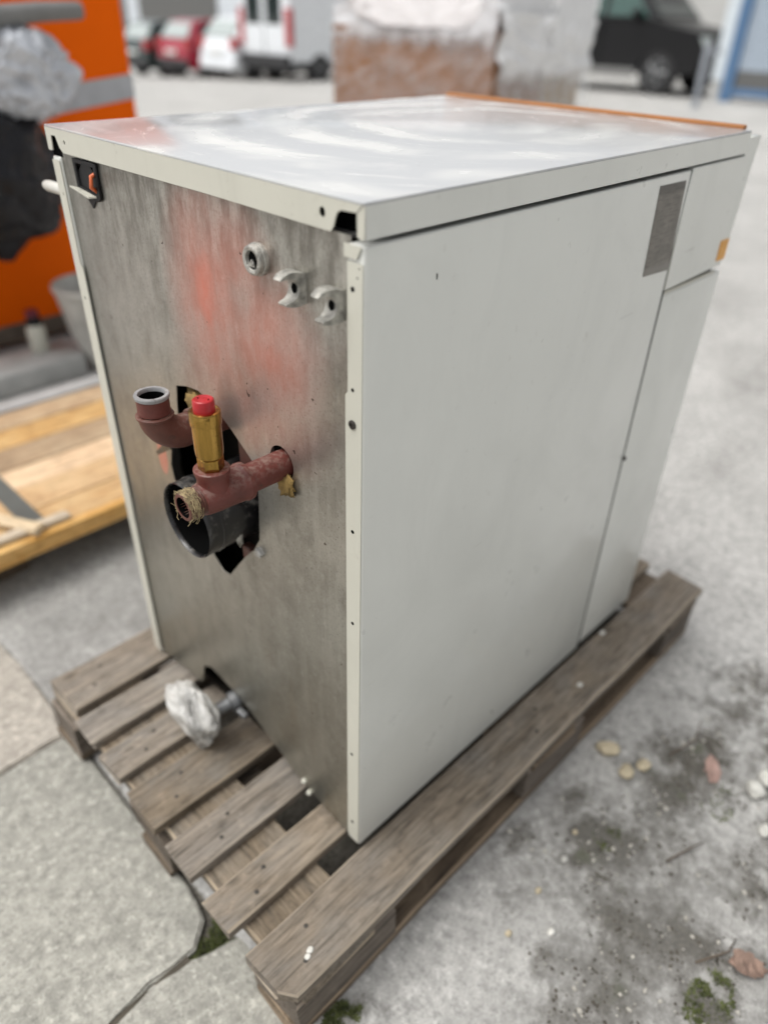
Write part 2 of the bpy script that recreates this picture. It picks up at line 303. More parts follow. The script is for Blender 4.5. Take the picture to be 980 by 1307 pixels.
# ------------------------------------------------------------------ mesh helpers
def mesh_obj(name, bm, m, parent=None, smooth=False, loc=None, keep=False):
    me = bpy.data.meshes.new(name); bm.normal_update(); bm.to_mesh(me); bm.free()
    o = bpy.data.objects.new(name, me); COL.objects.link(o)
    if m: me.materials.append(m)
    if smooth:
        for p in me.polygons: p.use_smooth = True
        if smooth is not True and smooth < 3: me.set_sharp_from_angle(angle=smooth)
    if parent is not None:
        o.parent = parent
        if not keep: o.location = -parent_origin(parent)
    if loc is not None: o.location = loc
    return o
ORG = {}
def parent_origin(p):
    """origin of the world-space frame that children's world coordinates are given in"""
    return ORG.get(p.name, Vector((0, 0, 0)))
def thing(name, label, cat, loc=(0, 0, 0), rz=0, group=None):
    o = bpy.data.objects.new(name, None); COL.objects.link(o); o.location = loc; o.rotation_euler = (0, 0, rz); o.empty_display_size = .1
    o['label'] = label; o['category'] = cat
    if group: o['group'] = group
    ORG[o.name] = Vector(loc) if rz == 0 else Vector((0, 0, 0))
    return o
def tag(o, label, cat, group=None):
    o['label'] = label; o['category'] = cat
    if group: o['group'] = group
    return o
def box(bm, x0, x1, y0, y1, z0, z1, bev=0, seg=2):
    r = bmesh.ops.create_cube(bm, size=1); vs = r['verts']
    for v in vs: v.co = Vector(((x0 + x1) / 2 + v.co.x * (x1 - x0), (y0 + y1) / 2 + v.co.y * (y1 - y0), (z0 + z1) / 2 + v.co.z * (z1 - z0)))
    if bev: 
        es = list({e for v in vs for e in v.link_edges}); bmesh.ops.bevel(bm, geom=es, offset=bev, segments=seg, profile=.5, affect='EDGES')
    return bm
def BX(*a, **k): return box(bmesh.new(), *a, **k)
def frame_of(d):
    d = d.normalized(); a = Vector((0, 0, 1)) if abs(d.z) < .9 else Vector((1, 0, 0)); u = d.cross(a).normalized(); return u, d.cross(u).normalized()
def tube(bm, pts, rads, n=20, cap=True, close_ring=False):
    pts = [Vector(p) for p in pts]
    if not hasattr(rads, '__len__'): rads = [rads] * len(pts)
    rings = []; u = None
    for i, p in enumerate(pts):
        d = (pts[min(i + 1, len(pts) - 1)] - pts[max(i - 1, 0)])
        if d.length < 1e-9: d = pts[-1] - pts[0]
        d.normalize()
        if u is None: u, w = frame_of(d)
        else:
            u = (u - d * u.dot(d)).normalized(); w = d.cross(u).normalized()
        rings.append([bm.verts.new(p + (u * math.cos(2 * math.pi * k / n) + w * math.sin(2 * math.pi * k / n)) * rads[i]) for k in range(n)])
    for a, b in zip(rings, rings[1:]):
        for k in range(n): bm.faces.new((a[k], a[(k + 1) % n], b[(k + 1) % n], b[k]))
    if cap: bm.faces.new(rings[0][::-1]); bm.faces.new(rings[-1])
    return bm
def lathe(bm, base, axis, prof, n=32, cap=True):
    """prof = [(distance along axis, radius)...]"""
    axis = Vector(axis).normalized(); base = Vector(base); u, w = frame_of(axis); rings = []
    for (s, r) in prof:
        rings.append([bm.verts.new(base + axis * s + (u * math.cos(2 * math.pi * k / n) + w * math.sin(2 * math.pi * k / n)) * r) for k in range(n)])
    for a, b in zip(rings, rings[1:]):
        for k in range(n): bm.faces.new((a[k], a[(k + 1) % n], b[(k + 1) % n], b[k]))
    if cap: bm.faces.new(rings[0][::-1]); bm.faces.new(rings[-1])
    bmesh.ops.recalc_face_normals(bm, faces=bm.faces[:]); return bm
def plate2d(name, outline, holes, thick, mat4, m, parent=None, bev=0):
    """flat sheet with real holes: outline/holes in a plane, mapped by mat4 (local x,y,z -> world)"""
    cu = bpy.data.curves.new(name, 'CURVE'); cu.dimensions = '2D'; cu.fill_mode = 'BOTH'; cu.extrude = thick / 2; cu.bevel_depth = bev; cu.bevel_resolution = 1
    for loop in [outline] + list(holes):
        sp = cu.splines.new('POLY'); sp.points.add(len(loop) - 1); sp.use_cyclic_u = True
        for pt, (a, b) in zip(sp.points, loop): pt.co = (a, b, 0, 1)
    tmp = bpy.data.objects.new('tmp', cu); COL.objects.link(tmp); bpy.context.view_layer.update()
    me0 = tmp.evaluated_get(bpy.context.evaluated_depsgraph_get()).to_mesh(); bm = bmesh.new(); bm.from_mesh(me0)
    bpy.data.objects.remove(tmp); bpy.data.curves.remove(cu)
    bmesh.ops.remove_doubles(bm, verts=bm.verts[:], dist=1e-6)
    bm.transform(mat4); bmesh.ops.recalc_face_normals(bm, faces=bm.faces[:])
    return mesh_obj(name, bm, m, parent)
YZ = Matrix(((0, 0, 1, 0), (1, 0, 0, 0), (0, 1, 0, 0), (0, 0, 0, 1)))      # (a,b,c) -> x=c, y=a, z=b
XZ = Matrix(((1, 0, 0, 0), (0, 0, -1, 0), (0, 1, 0, 0), (0, 0, 0, 1)))     # (a,b,c) -> x=a, y=-c, z=b
def circ(c, r, n=20, ry=None): return [(c[0] + r * math.cos(2 * math.pi * k / n), c[1] + (ry or r) * math.sin(2 * math.pi * k / n)) for k in range(n)]
def crumple(bm, c, rad, sub=5, amp=.25, cells=2.6, seed=0, shape=None):
    """crumpled film: flat facets meeting in sharp creases"""
    r = bmesh.ops.create_icosphere(bm, subdivisions=sub, radius=1); off = Vector((seed * 3.1, seed * 7.7, seed * 1.3))
    for v in r['verts']:
        d = v.co.normalized(); q = d * cells + off; q += .35 * noise.noise_vector(q * 1.3)
        ds, ps = noise.voronoi(q); ds2, _ = noise.voronoi(q * 2.3 + Vector((5, 5, 5))); k = (ds[1] - ds[0]) * .9 + .45 * (ds2[1] - ds2[0]) - .45 + .5 * noise.noise(d * 1.7 + off)
        p = Vector((d.x * rad[0], d.y * rad[1], d.z * rad[2])) * (1 - amp * k)
        if shape: p = shape(d, p)
        v.co = Vector(c) + p
    return bm
def lump(bm, c, rad, sub=3, amp=.3, freq=3., seed=0, ridge=0, shape=None):
    r = bmesh.ops.create_icosphere(bm, subdivisions=sub, radius=1); off = Vector((seed * 3.1, seed * 7.7, seed * 1.3))
    for v in r['verts']:
        d = v.co.normalized(); q = d * freq + off; k = noise.fractal(q, 1.0, 2.0, 4)
        if ridge: k = k * (1 - ridge) + ridge * (1 - 2 * abs(noise.noise(q * 1.6)) - .5)
        s = 1 + amp * k; p = Vector((d.x * rad[0], d.y * rad[1], d.z * rad[2])) * s
        if shape: p = shape(d, p)
        v.co = Vector(c) + p
    return bm

# ================================================================== GROUND
def zg(x, y): return -.045 * max(0., y - 9.5)
def zgs(x, y): return zg(x, min(y, 60))
def axis_pts(dense0, dense1, step, coarse):
    n = int(round((dense1 - dense0) / step)); return sorted(set([round(dense0 + i * step, 4) for i in range(n + 1)] + coarse))
xs = axis_pts(-.30, 1.30, .0125, [-400, -150, -60, -25, -12, -6, -3, -1.5, -.6, 1.5, 1.8, 2.2, 2.6, 3, 3.5, 4, 5, 6, 8, 10, 13, 17, 22, 30, 45, 70, 150, 400])
ys = axis_pts(-.85, .20, .0125, [-400, -150, -60, -25, -12, -6, -3, -1.5, .3, .4, .5, .62, .7, .8, .9, 1.0, 1.1, 1.2, 1.4, 1.9, 2.5, 3, 4, 5, 6, 8, 10, 12, 14, 17, 21, 26, 33, 45, 60, 100, 200, 400])
DIRT = [(.45, -.36, .36, .20, .72), (.80, -.42, .28, .16, .85), (.10, -.33, .12, .07, .5), (.478, -.302, .17, .10, 1), (.354, -.263, .10, .09, .9), (.135, -.269, .035, .03, .95), (.70, -.32, .13, .11, .9), (.36, -.20, .07, .045, .7), (.484, -.43, .15, .06, .75), (.31, -.40, .09, .06, .6),
        (.425, -.15, .09, .035, .65), (.637, -.21, .12, .05, .8), (.27, -.49, .06, .035, 1), (.265, -.12, .05, .03, .5), (.23, -.28, .10, .08, .42), (.20, -.38, .06, .05, .45), (.85, -.30, .18, .10, .7), (.95, -.5, .3, .2, .6), (.55, -.55, .25, .12, .7), (-.14, -.12, .05, .03, .6)]
def dirt_at(x, y):
    d = 0
    for (cx, cy, rx_, ry_, k) in DIRT:
        q = ((x - cx) / rx_) ** 2 + ((y - cy) / ry_) ** 2
        if q < 4: d = max(d, k * math.exp(-q * .9))
    if d > .02: d *= max(0, .80 + .75 * noise.fractal(Vector((x * 13, y * 13, 3.3)), .9, 2.0, 6)) * max(.25, .85 + .6 * noise.noise(Vector((x * 5, y * 7, 8.8))))
    return d
STAIN = [(.25, .98, .85, .30, .75), (.26, -.38, .48, .32, .60), (-.05, -.3, .25, .25, .35), (2.6, .39, .45, .10, .6), (3.3, .78, .6, .10, .35), (1.9, .25, .3, .06, .3), (1.6, -.1, .25, .05, .25), (4.5, 1.6, .9, .12, .25)]
bm = bmesh.new(); ld = bm.verts.layers.float.new('dirt'); ls = bm.verts.layers.float.new('stain'); grid = []
for x in xs:
    col = []
    for y in ys:
        z = zgs(x, y)
        if x < -.175 and y < 1.1 and x > -2.9: z -= .016
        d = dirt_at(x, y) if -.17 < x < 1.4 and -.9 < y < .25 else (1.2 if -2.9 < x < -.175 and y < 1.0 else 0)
        if -.15 < x < .95 and -.065 < y < .63: d = max(d, .85)          # shade under the pallet boards painted in as dark ground colour
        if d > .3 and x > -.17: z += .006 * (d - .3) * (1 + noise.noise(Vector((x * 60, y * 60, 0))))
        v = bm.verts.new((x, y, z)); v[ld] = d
        s = 0
        for (cx, cy, a, b, k) in STAIN:
            ca, sa = math.cos(.5), math.sin(.5); X_, Y_ = (x - cx) * ca + (y - cy) * sa, -(x - cx) * sa + (y - cy) * ca; s = max(s, k * math.exp(-(X_ / a) ** 2 - (Y_ / b) ** 2))
        v[ls] = s; col.append(v)
    grid.append(col)
for i in range(len(xs) - 1):
    for j in range(len(ys) - 1): bm.faces.new((grid[i][j], grid[i + 1][j], grid[i + 1][j + 1], grid[i][j + 1]))
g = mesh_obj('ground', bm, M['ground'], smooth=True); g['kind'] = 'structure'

def slab(name, x0, x1, y0, y1, m, corner=None, seed=0):
    """concrete slab with worn, wandering edges"""
    pts = []
    def run(a, b):
        L = (Vector(b) - Vector(a)).length; n = max(2, int(L / .02)); n = min(n, 120)
        for i in range(n):
            p = Vector(a).lerp(Vector(b), i / n); w = .007 * noise.fractal(Vector((p.x * 14, p.y * 6, 2.)), .8, 2., 5); pts.append((p.x + w, p.y + w * .9))
    cs = [(x0, y0), (x1, y0), (x1, y1), (x0, y1)] if corner is None else corner
    for a, b in zip(cs, cs[1:] + cs[:1]): run(a, b)
    bm = bmesh.new(); top = [bm.verts.new((a, b, .0)) for a, b in pts]; f = bm.faces.new(top)
    if f.normal.z < 0: f.normal_flip()
    r = bmesh.ops.extrude_face_region(bm, geom=[f]); 
    for v in [e for e in r['geom'] if isinstance(e, bmesh.types.BMVert)]: v.co.z -= .0
    for v in top: v.co.z = -.05
    bmesh.ops.recalc_face_normals(bm, faces=bm.faces[:])
    es = [e for e in bm.edges if all(abs(v.co.z) < 1e-6 for v in e.verts)]; bmesh.ops.bevel(bm, geom=es, offset=.004, segments=2, affect='EDGES')
    o = mesh_obj(name, bm, m); o['kind'] = 'structure'; return o
slab('concrete_slab', 0, 0, 0, 0, M['slab'], [(-2.8, .1165), (-.30, .1155), (-.235, .119), (-.200, .148), (-.190, .21), (-.185, .640), (-2.8, .640)], 1)
slab('concrete_slab', 0, 0, 0, 0, M['slab_beige'], [(-2.8, .6445), (-.20, .6445), (-.185, .70), (-.182, 1.08), (-2.8, 1.08)], 5)
slab('concrete_slab', 0, 0, 0, 0, M['slab'], [(-2.8, -2.6), (-.172, -2.6), (-.172, .085), (-.215, .100), (-.25, .1110), (-.30, .1125), (-2.8, .1130)], 9)

bm = bmesh.new(); random.seed(5); top_ = []; n_ = 160
for i in range(n_ + 1):
    x = -2.75 + 2.50 * i / n_; zz = -.0035 + .0015 * noise.noise(Vector((x * 40, 0, 0)))
    top_.append([bm.verts.new((x, y_, zz)) for y_ in (.1085, .1205)])
for a, b in zip(top_, top_[1:]): bm.faces.new((a[0], b[0], b[1], a[1]))
o = mesh_obj('joint_soil', bm, M['grit']); o['kind'] = 'stuff'; tag(o, 'dark soil filling the crack between the two grey slabs', 'soil')
# ================================================================== BOILER
BO = thing('heating_boiler', 'old white heating boiler with bare galvanised back and red pipes standing on a wooden pallet', 'boiler', (0, 0, .144))
WY, DX = .587, .772
# galvanised back sheet with its torn opening, pipe hole, handle hole and bottom notch
open_pts = [(.357, .792), (.330, .800), (.303, .803), (.268, .792), (.235, .772), (.200, .747), (.190, .735), (.191, .69), (.197, .625), (.212, .60), (.235, .575), (.262, .540), (.281, .515), (.298, .513), (.318, .530), (.330, .556), (.352, .585), (.385, .604), (.404, .625), (.407, .650), (.398, .680), (.378, .705), (.366, .730), (.362, .765)]
handle_hole = [(.472, 1.040), (.522, 1.040), (.524, 1.011), (.518, 1.006), (.477, 1.003), (.471, 1.008)]
pipe_hole = circ((.138, .769), .0215, 24)
outline = [(.020, 1.046), (.567, 1.046), (.567, .157), (.47, .172), (.436, .170), (.420, .180), (.405, .232), (.380, .246), (.300, .236), (.233, .208), (.134, .164), (.031, .149), (.020, .149)]
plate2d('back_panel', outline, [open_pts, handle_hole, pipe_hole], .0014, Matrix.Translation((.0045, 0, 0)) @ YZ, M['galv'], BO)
# dark inner casing behind the sheet
bm = bmesh.new(); box(bm, .10, .74, .03, .555, .165, 1.03); mesh_obj('inner_casing', bm, M['dark'], BO)
# white side panel: folded sheet, its fold is the cream flange seen from behind
bm = bmesh.new(); box(bm, .0015, .6110, .0, .0215, .149, 1.0405, .0024, 3)
mesh_obj('side_panel', bm, M['white'], BO, smooth=.6)
fl = [(.0012, .1525), (.0012, 1.0255), (.0205, 1.0255), (.0205, .901), (.0240, .8975), (.0240, .160), (.021, .1525)]
holes = [circ((.0135, z), .0022, 12) for z in (1.002, .905, .737, .602)] + [circ((.0150, .355), .002, 10), circ((.0140, .196), .0028, 10, .0042), circ((.0075, 1.013), .0011, 8), circ((.0050, 1.0215), .0009, 8)]
plate2d('edge_flange', fl, holes, .0012, Matrix.Translation((.0006, 0, 0)) @ YZ, M['cream'], BO)
for cy_, cz_, r_h in ((.0135, 1.002, .0032), (.0135, .905, .0026), (.0135, .737, .003), (.0135, .602, .003), (.0150, .355, .0032), (.0140, .196, .0036), (.0075, 1.013, .0011), (.0050, 1.0215, .0010)):
    mesh_obj('screw_hole', lathe(bmesh.new(), (.0008, cy_, cz_), (-1, 0, 0), [(0, r_h * .8), (.00095, r_h * .8)], 12), M['hole'], BO)
plate2d('corner_tab', [(.0022, 1.0402), (.0240, 1.0402), (.0240, 1.0290), (.0085, 1.0285)], [], .0016, Matrix.Translation((.0001, 0, 0)) @ YZ, M['cream'], BO)
bm = lathe(bmesh.new(), (.0002, .0135, .868), (-1, 0, 0), [(0, .0048), (.0016, .0048), (.0024, .0036), (.0024, .0022), (.0012, .0019)], 20); mesh_obj('screw', bm, M['screw'], BO, smooth=.5)
# far side panel
bm = bmesh.new(); box(bm, .0015, .6125, .5655, .587, .149, 1.0405, .0028, 3); mesh_obj('side_panel', bm, M['white'], BO, smooth=.6)
plate2d('edge_flange', [(.5858, .157), (.5858, .6), (.5858, 1.036), (.567, 1.036), (.567, .905), (.5615, .900), (.5615, .50), (.563, .495), (.563, .157)], [circ((.574, .855), .003, 12), circ((.574, .995), .002, 10)], .0012, Matrix.Translation((.0006, 0, 0)) @ YZ, M['cream'], BO)
bm = tube(bmesh.new(), [(.020, .586, .992), (.020, .664, .990), (.020, .672, .990), (.020, .675, .990)], [.0075, .0075, .006, .003], 16); mesh_obj('side_peg', bm, M['bucket'], BO, smooth=.7)
# lid: top sheet and four turned-down rims
LID = mesh_obj('lid', BX(-.0008, DX + .006, -.0015, WY + .0015, 1.0735, 1.0765, .0012, 2), M['lid'], BO, smooth=.5)
L0 = .0470 + 1.0
rim_out = [(-.0015, 1.0475), (.0020, 1.0460), (.0072, 1.0475), (.0078, 1.0668), (.0275, 1.0660), (.0325, 1.0630), (.0350, 1.0575), (.0370, 1.0515), (.0410, 1.0462), (.230, 1.0480), (.548, 1.0475), (.556, 1.0530), (.562, 1.0655), (.574, 1.0655), (.577, 1.0475), (.5885, 1.0475), (.5885, 1.0737), (-.0015, 1.0737)]
plate2d('lid_rim', rim_out, [circ((.0515, 1.0605), .0040, 16, .0046), circ((.539, 1.0605), .0022, 12, .003)], .0016, Matrix.Translation((.0001, 0, 0)) @ YZ, M['cream'], BO)
# the mitre seam where the rim's end is folded round the corner
bm = bmesh.new(); tube(bm, [(-.0009, .0076, 1.0668), (-.0009, -.0008, 1.0752)], .00028, 6); mesh_obj('mitre_seam', bm, M['dark'], BO)
mesh_obj('lid_rim', BX(.0010, DX + .006, -.0015, .0000, 1.0460, 1.0737), M['white'], BO)
mesh_obj('lid_rim', BX(.0010, DX + .006, .5870, .5885, 1.0460, 1.0737), M['white'], BO)
bm = bmesh.new(); box(bm, .012, .612, .03, .56, 1.0405, 1.0445); mesh_obj('top_frame', bm, M['steel'], BO)
mesh_obj('lid_shade_filler', BX(.020, .05, .010, .5600, 1.0446, 1.0730), M['hole'], BO)  # black filler added behind the rim so its notches look shaded
mesh_obj('lid_shade_filler', BX(.0035, .05, .5602, .5862, 1.0406, 1.0730), M['hole'], BO)  # same added black filler, behind the far corner notch
bm = bmesh.new(); box(bm, .03, .79, .02, .565, .1465, .1635); mesh_obj('base_frame', bm, M['dark'], BO)
for y in (.05, .51):
    mesh_obj('foot', BX(.02, .80, y, y + .03, .1442, .1466), M['dark'], BO)
# front: control cover above, door below
cov = [(.6155, .8785), (.800, .8825), (.806, .905), (.8165, 1.0400), (.8205, 1.0650), (.7830, 1.0660), (.7800, 1.0405), (.6155, 1.0405)]
o = plate2d('control_cover', cov, [], .585, Matrix.Translation((0, .2932, 0)) @ XZ, M['white'], BO, .0018)
mesh_obj('seam_shade_strip', BX(.6100, .6170, .0012, .0200, .1495, 1.0400), M['hole'], BO)  # black strip added in the gap to stand for its shade
mesh_obj('front_door', BX(.6160, .8190, .0025, .5845, .150, .8680, .004, 3), M['white'], BO, smooth=.6)
mesh_obj('door_gap_liner', BX(.630, .795, .010, .577, .8670, .8800), M['dark'], BO)
mesh_obj('door_lip', BX(.6175, .800, .004, .0075, .8665, .8715), M['cream'], BO)
mesh_obj('orange_trim', BX(.7785, .7915, .012, .5870, 1.0655, 1.0815, .002, 2), M['orange_trim'], BO)
mesh_obj('orange_label', BX(.7770, .8040, -.0028, .004, .8905, .9215), M['orange_label'], BO)
plate2d('rating_plate', [(.527, 1.0295), (.599, 1.0285), (.609, .9085), (.534, .9125)], [], .0008, Matrix.Translation((0, -.0004, 0)) @ XZ, M['rating'], BO)
bm = lathe(bmesh.new(), (.617, -.0002, .591), (0, -1, 0), [(0, .0042), (.002, .0035), (.003, .002)], 12); mesh_obj('door_button', bm, M['screw'], BO, smooth=.6)
plate2d('chipped_paint', [(.0965, 1.001), (.0985, .9995), (.0980, .9945), (.0968, .9950)], [], .0004, Matrix.Translation((0, -.0002, 0)) @ XZ, M['dark'], BO)
# cable gland
bm = lathe(bmesh.new(), (.004, .152, .999), (-1, 0, 0), [(0, .0158), (.003, .0164), (.0055, .0162), (.006, .0150), (.0095, .0150), (.0115, .0142), (.0122, .0125), (.0115, .0098), (.008, .0086), (.002, .0070)], 36)
gl = mesh_obj('cable_gland', bm, M['cast'], BO, smooth=.6)
bm = lathe(bmesh.new(), (-.0030, .152, .999), (-1, 0, 0), [(0, .0090), (.0010, .0088)], 20)
s_ = mesh_obj('gland_bore', bm, M['hole'], gl, keep=True); 
plate2d('gland_tooth', [(.147, .9930), (.158, .9925), (.1535, .9995)], [], .003, Matrix.Translation((-.0055, 0, 0)) @ YZ, M['cast'], gl).location = (0, 0, 0)
# two C-shaped cable clamps; each: foot against the sheet and two jaws reaching out
def clamp(y, z):
    """cast claw: an annular C in the x-z plane swept along y"""
    c = bmesh.new(); w0, w1 = y - .0095, y + .0095; N = 22; outer = []; inner = []
    for i in range(N + 1):
        a = R(58) + (R(302) - R(58)) * i / N
    # outline in (reach from sheet, height)
    O = [(0, .0185), (.012, .0215), (.022, .0215), (.030, .0190), (.0350, .0145), (.0335, .0135), (.026, .0150), (.018, .0140), (.012, .0095), (.0095, .003), (.0100, -.004), (.0130, -.0100), (.019, -.0140), (.0255, -.0150), (.0290, -.0165), (.0280, -.0190), (.018, -.0215), (.008, -.0215), (0, -.019)]
    A = []; B = []
    for (s, h) in O:
        s *= .80; h *= .76; t = s / .028; shr = .0045 * t
        A.append(c.verts.new((.0035 - s, w0 + shr, z + h))); B.append(c.verts.new((.0035 - s, w1 - shr, z + h)))
    n = len(O)
    for i in range(n): c.faces.new((A[i], A[(i + 1) % n], B[(i + 1) % n], B[i]))
    c.faces.new(A[::-1]); c.faces.new(B); bmesh.ops.recalc_face_normals(c, faces=c.faces[:])
    bmesh.ops.triangulate(c, faces=[f for f in c.faces if len(f.verts) > 4])
    o = mesh_obj('cable_clamp', c, M['cast'], BO, smooth=.55)
    b = lathe(bmesh.new(), (-.0048, y - .001, z), (-1, 0, 0), [(0, .0038), (.0008, .0034)], 14)
    for v in b.verts: v.co.z = z + (v.co.z - z) * 1.5
    mesh_obj('clamp_slot', b, M['hole'], o, keep=True)
clamp(.0905, .9862); clamp(.0375, .9832)
# handle recess: black cup, cream tongue, orange wire
rec = mesh_obj('handle_recess', lathe(bmesh.new(), (.002, .498, 1.020), (1, 0, 0), [(0, .031), (.045, .026)], 4), M['black'], BO)
plate2d('recess_frame', [(.4685, 1.0445), (.527, 1.0445), (.526, 1.010), (.505, 1.003), (.477, 1.000), (.4685, 1.005)], [[(.474, 1.040), (.521, 1.040), (.5215, 1.013), (.477, 1.007)]], .004, Matrix.Translation((.0015, 0, 0)) @ YZ, M['black'], BO)
bm = bmesh.new(); vs = [bm.verts.new(p) for p in ((.004, .476, 1.0045), (.004, .520, 1.0085), (-.008, .532, 1.0110), (-.009, .482, 1.0045), (.004, .476, 1.0060), (.004, .520, 1.0100), (-.008, .532, 1.0128), (-.009, .482, 1.0066))]
for f in ((3, 2, 1, 0), (4, 5, 6, 7), (0, 1, 5, 4), (1, 2, 6, 5), (2, 3, 7, 6), (3, 0, 4, 7)): bm.faces.new([vs[i] for i in f])
mesh_obj('recess_tongue', bm, M['cream'], BO)
mesh_obj('orange_wire', tube(bmesh.new(), [(.02, .478, 1.038), (-.004, .4755, 1.030), (-.0055, .4765, 1.018), (.004, .4775, 1.010)], .0026, 10), M['orange_wire'], BO, smooth=True)
# flue pipe stub with open mouth
FY, FZ = .264, .652
bm = lathe(bmesh.new(), (-.060, FY, FZ), (1, 0, 0), [(.0045, .0505), (.001, .0512), (-.0008, .0520), (-.0015, .0527), (0, .0535), (.006, .0530), (.020, .0530), (.0205, .0540), (.026, .0540), (.0265, .0530), (.11, .0530)], 56, False)
fl_ = mesh_obj('flue_pipe', bm, M['blackpipe'], BO, smooth=.7)
mesh_obj('flue_inside', lathe(bmesh.new(), (-.0555, FY, FZ), (1, 0, 0), [(0, .0505), (.10, .0495), (.101, .002)], 48, False), M['hole'], fl_, smooth=.6, keep=True)
mesh_obj('flue_bracket', BX(.006, .02, .196, .245, .566, .590, .003), M['rustpipe'], BO)
mesh_obj('flue_bolt', lathe(bmesh.new(), (.004, .196, .606), (-1, 0, 0), [(0, .0075), (.006, .0075), (.0075, .005)], 6), M['steel'], BO)
plate2d('torn_edge', [(.372, .716), (.424, .668), (.420, .664), (.380, .690)], [], .003, Matrix.Translation((-.006, 0, 0)) @ YZ, M['blackpipe'], BO)
bm = lump(bmesh.new(), (.012, .318, .772), (.012, .026, .022), 3, .5, 4, 3); mesh_obj('insulation_tuft', bm, M['foam'], BO, smooth=True)
bm = lump(bmesh.new(), (-.001, .1265, .7465), (.006, .013, .015), 3, .6, 5, 6); mesh_obj('insulation_tuft', bm, M['foam'], BO, smooth=True)
plate2d('inner_bracket', [(.185, .70), (.262, .70), (.262, .745), (.225, .775), (.185, .77)], [], .003, Matrix.Translation((.030, 0, 0)) @ YZ, M['rustpipe'], BO)
mesh_obj('pale_patch', lump(bmesh.new(), (-.012, FY - .0455, FZ - .0265), (.0055, .0035, .013), 3, .5, 3, 9), M['cast'], fl_, smooth=True, keep=True)  # pale lump on the lower flank of the flue
# elbow pipe: out of the opening, then up
EY, EZ = .273, .775
pts = [(.08, EY, EZ + .002)] + [(-.040 + .0, EY, EZ)] 
arc = [(-.040 - .035 * math.sin(a), EY, EZ + .035 - .035 * math.cos(a)) for a in [R(k * 9) for k in range(0, 11)]]
bm = tube(bmesh.new(), [(.09, EY, EZ), (.0, EY, EZ)] + arc, [.0185, .0185] + [.0205] * 11, 28)
el = mesh_obj('elbow_pipe', bm, M['rustpipe'], BO, smooth=.8)
mesh_obj('pipe_collar', lathe(bmesh.new(), (-.030, EY, EZ), (1, 0, 0), [(0, .0215), (.002, .0232), (.009, .0232), (.011, .0215)], 32), M['rustpipe'], el, smooth=.6, keep=True)
mesh_obj('pipe_collar', lathe(bmesh.new(), (-.075, EY, EZ + .030), (0, 0, 1), [(0, .0206), (.001, .0222), (.0032, .0224), (.0046, .0212)], 32), M['rustpipe'], el, smooth=.6, keep=True)
mesh_obj('pipe_stub', lathe(bmesh.new(), (-.075, EY, EZ + .036), (0, 0, 1), [(0, .0190), (.0195, .0190)], 32, False), M['redpipe'], el, smooth=.6, keep=True)
mesh_obj('pipe_rim', lathe(bmesh.new(), (-.075, EY, EZ + .0545), (0, 0, 1), [(0, .0190), (.001, .0203), (.0042, .0206), (.0056, .0198), (.0056, .0160), (.0040, .0152), (.001, .0150)], 40, False), M['rim_metal'], el, smooth=.6, keep=True)
mesh_obj('pipe_bore', lathe(bmesh.new(), (-.075, EY, EZ + .030), (0, 0, 1), [(0, .002), (.0005, .0152), (.0262, .0152)], 28, False), M['hole'], el, keep=True)
# lower pipe with tee and safety valve
PY, PZ = .1385, .7665
mesh_obj('pipe', lathe(bmesh.new(), (.06, PY, PZ), (-1, 0, 0), [(0, .0170), (.112, .0170)], 32), M['redpipe'], BO, smooth=.6)
TEE = mesh_obj('tee_fitting', lathe(bmesh.new(), (-.047, PY, PZ), (-1, 0, 0), [(0, .0195), (.0008, .0222), (.0065, .0226), (.0085, .0212), (.020, .0205), (.040, .0200), (.056, .0188), (.0600, .0178), (.0610, .0165)], 40), M['redpipe'], BO, smooth=.6)
VX = -.0885
mesh_obj('tee_branch', lathe(bmesh.new(), (VX, PY, PZ), (0, 0, 1), [(0, .0185), (.013, .0180), (.020, .0172), (.0240, .0178), (.0290, .0196), (.0330, .0196), (.0340, .0180), (.0335, .0120)], 36), M['redpipe'], TEE, smooth=.6, keep=True)
# threaded nipple with hemp
th = [(0, .0165)]
for k in range(8): th += [(.002 + k * .0028, .0152), (.0034 + k * .0028, .0166)]
mesh_obj('threaded_nipple', lathe(bmesh.new(), (-.104, PY, PZ), (-1, 0, 0), th + [(.0250, .0150), (.0250, .0122), (.012, .0120)], 32, False), M['rustpipe'], BO, smooth=.5)
mesh_obj('nipple_bore', lathe(bmesh.new(), (-.1165, PY, PZ), (-1, 0, 0), [(0, .002), (.0005, .0121), (.0118, .0121)], 24, False), M['hole'], BO)
random.seed(3); bm = bmesh.new()
for k in range(200):
    a0 = random.uniform(-.9, 3.6); x0 = -.1135 - random.random() ** .8 * .0150; pts = []; r0 = .0160 + random.random() * .0016; da = random.uniform(.25, 1.0) * random.choice((-1, 1)); fray = random.random() < .12
    for i in range(5):
        t = i / 4; a = a0 + da * t; rr = r0 + (random.random() * .001) + (.0035 * t * t if fray else 0); xx = x0 + random.uniform(-.0015, .0015) - (.003 * t if fray else 0)
        pts.append((xx, PY + rr * math.cos(a), PZ + rr * math.sin(a)))
    tube(bm, pts, .00034, 4, False)
hm = mesh_obj('hemp_winding', bm, M['hemp'], BO); hm['kind'] = 'stuff'
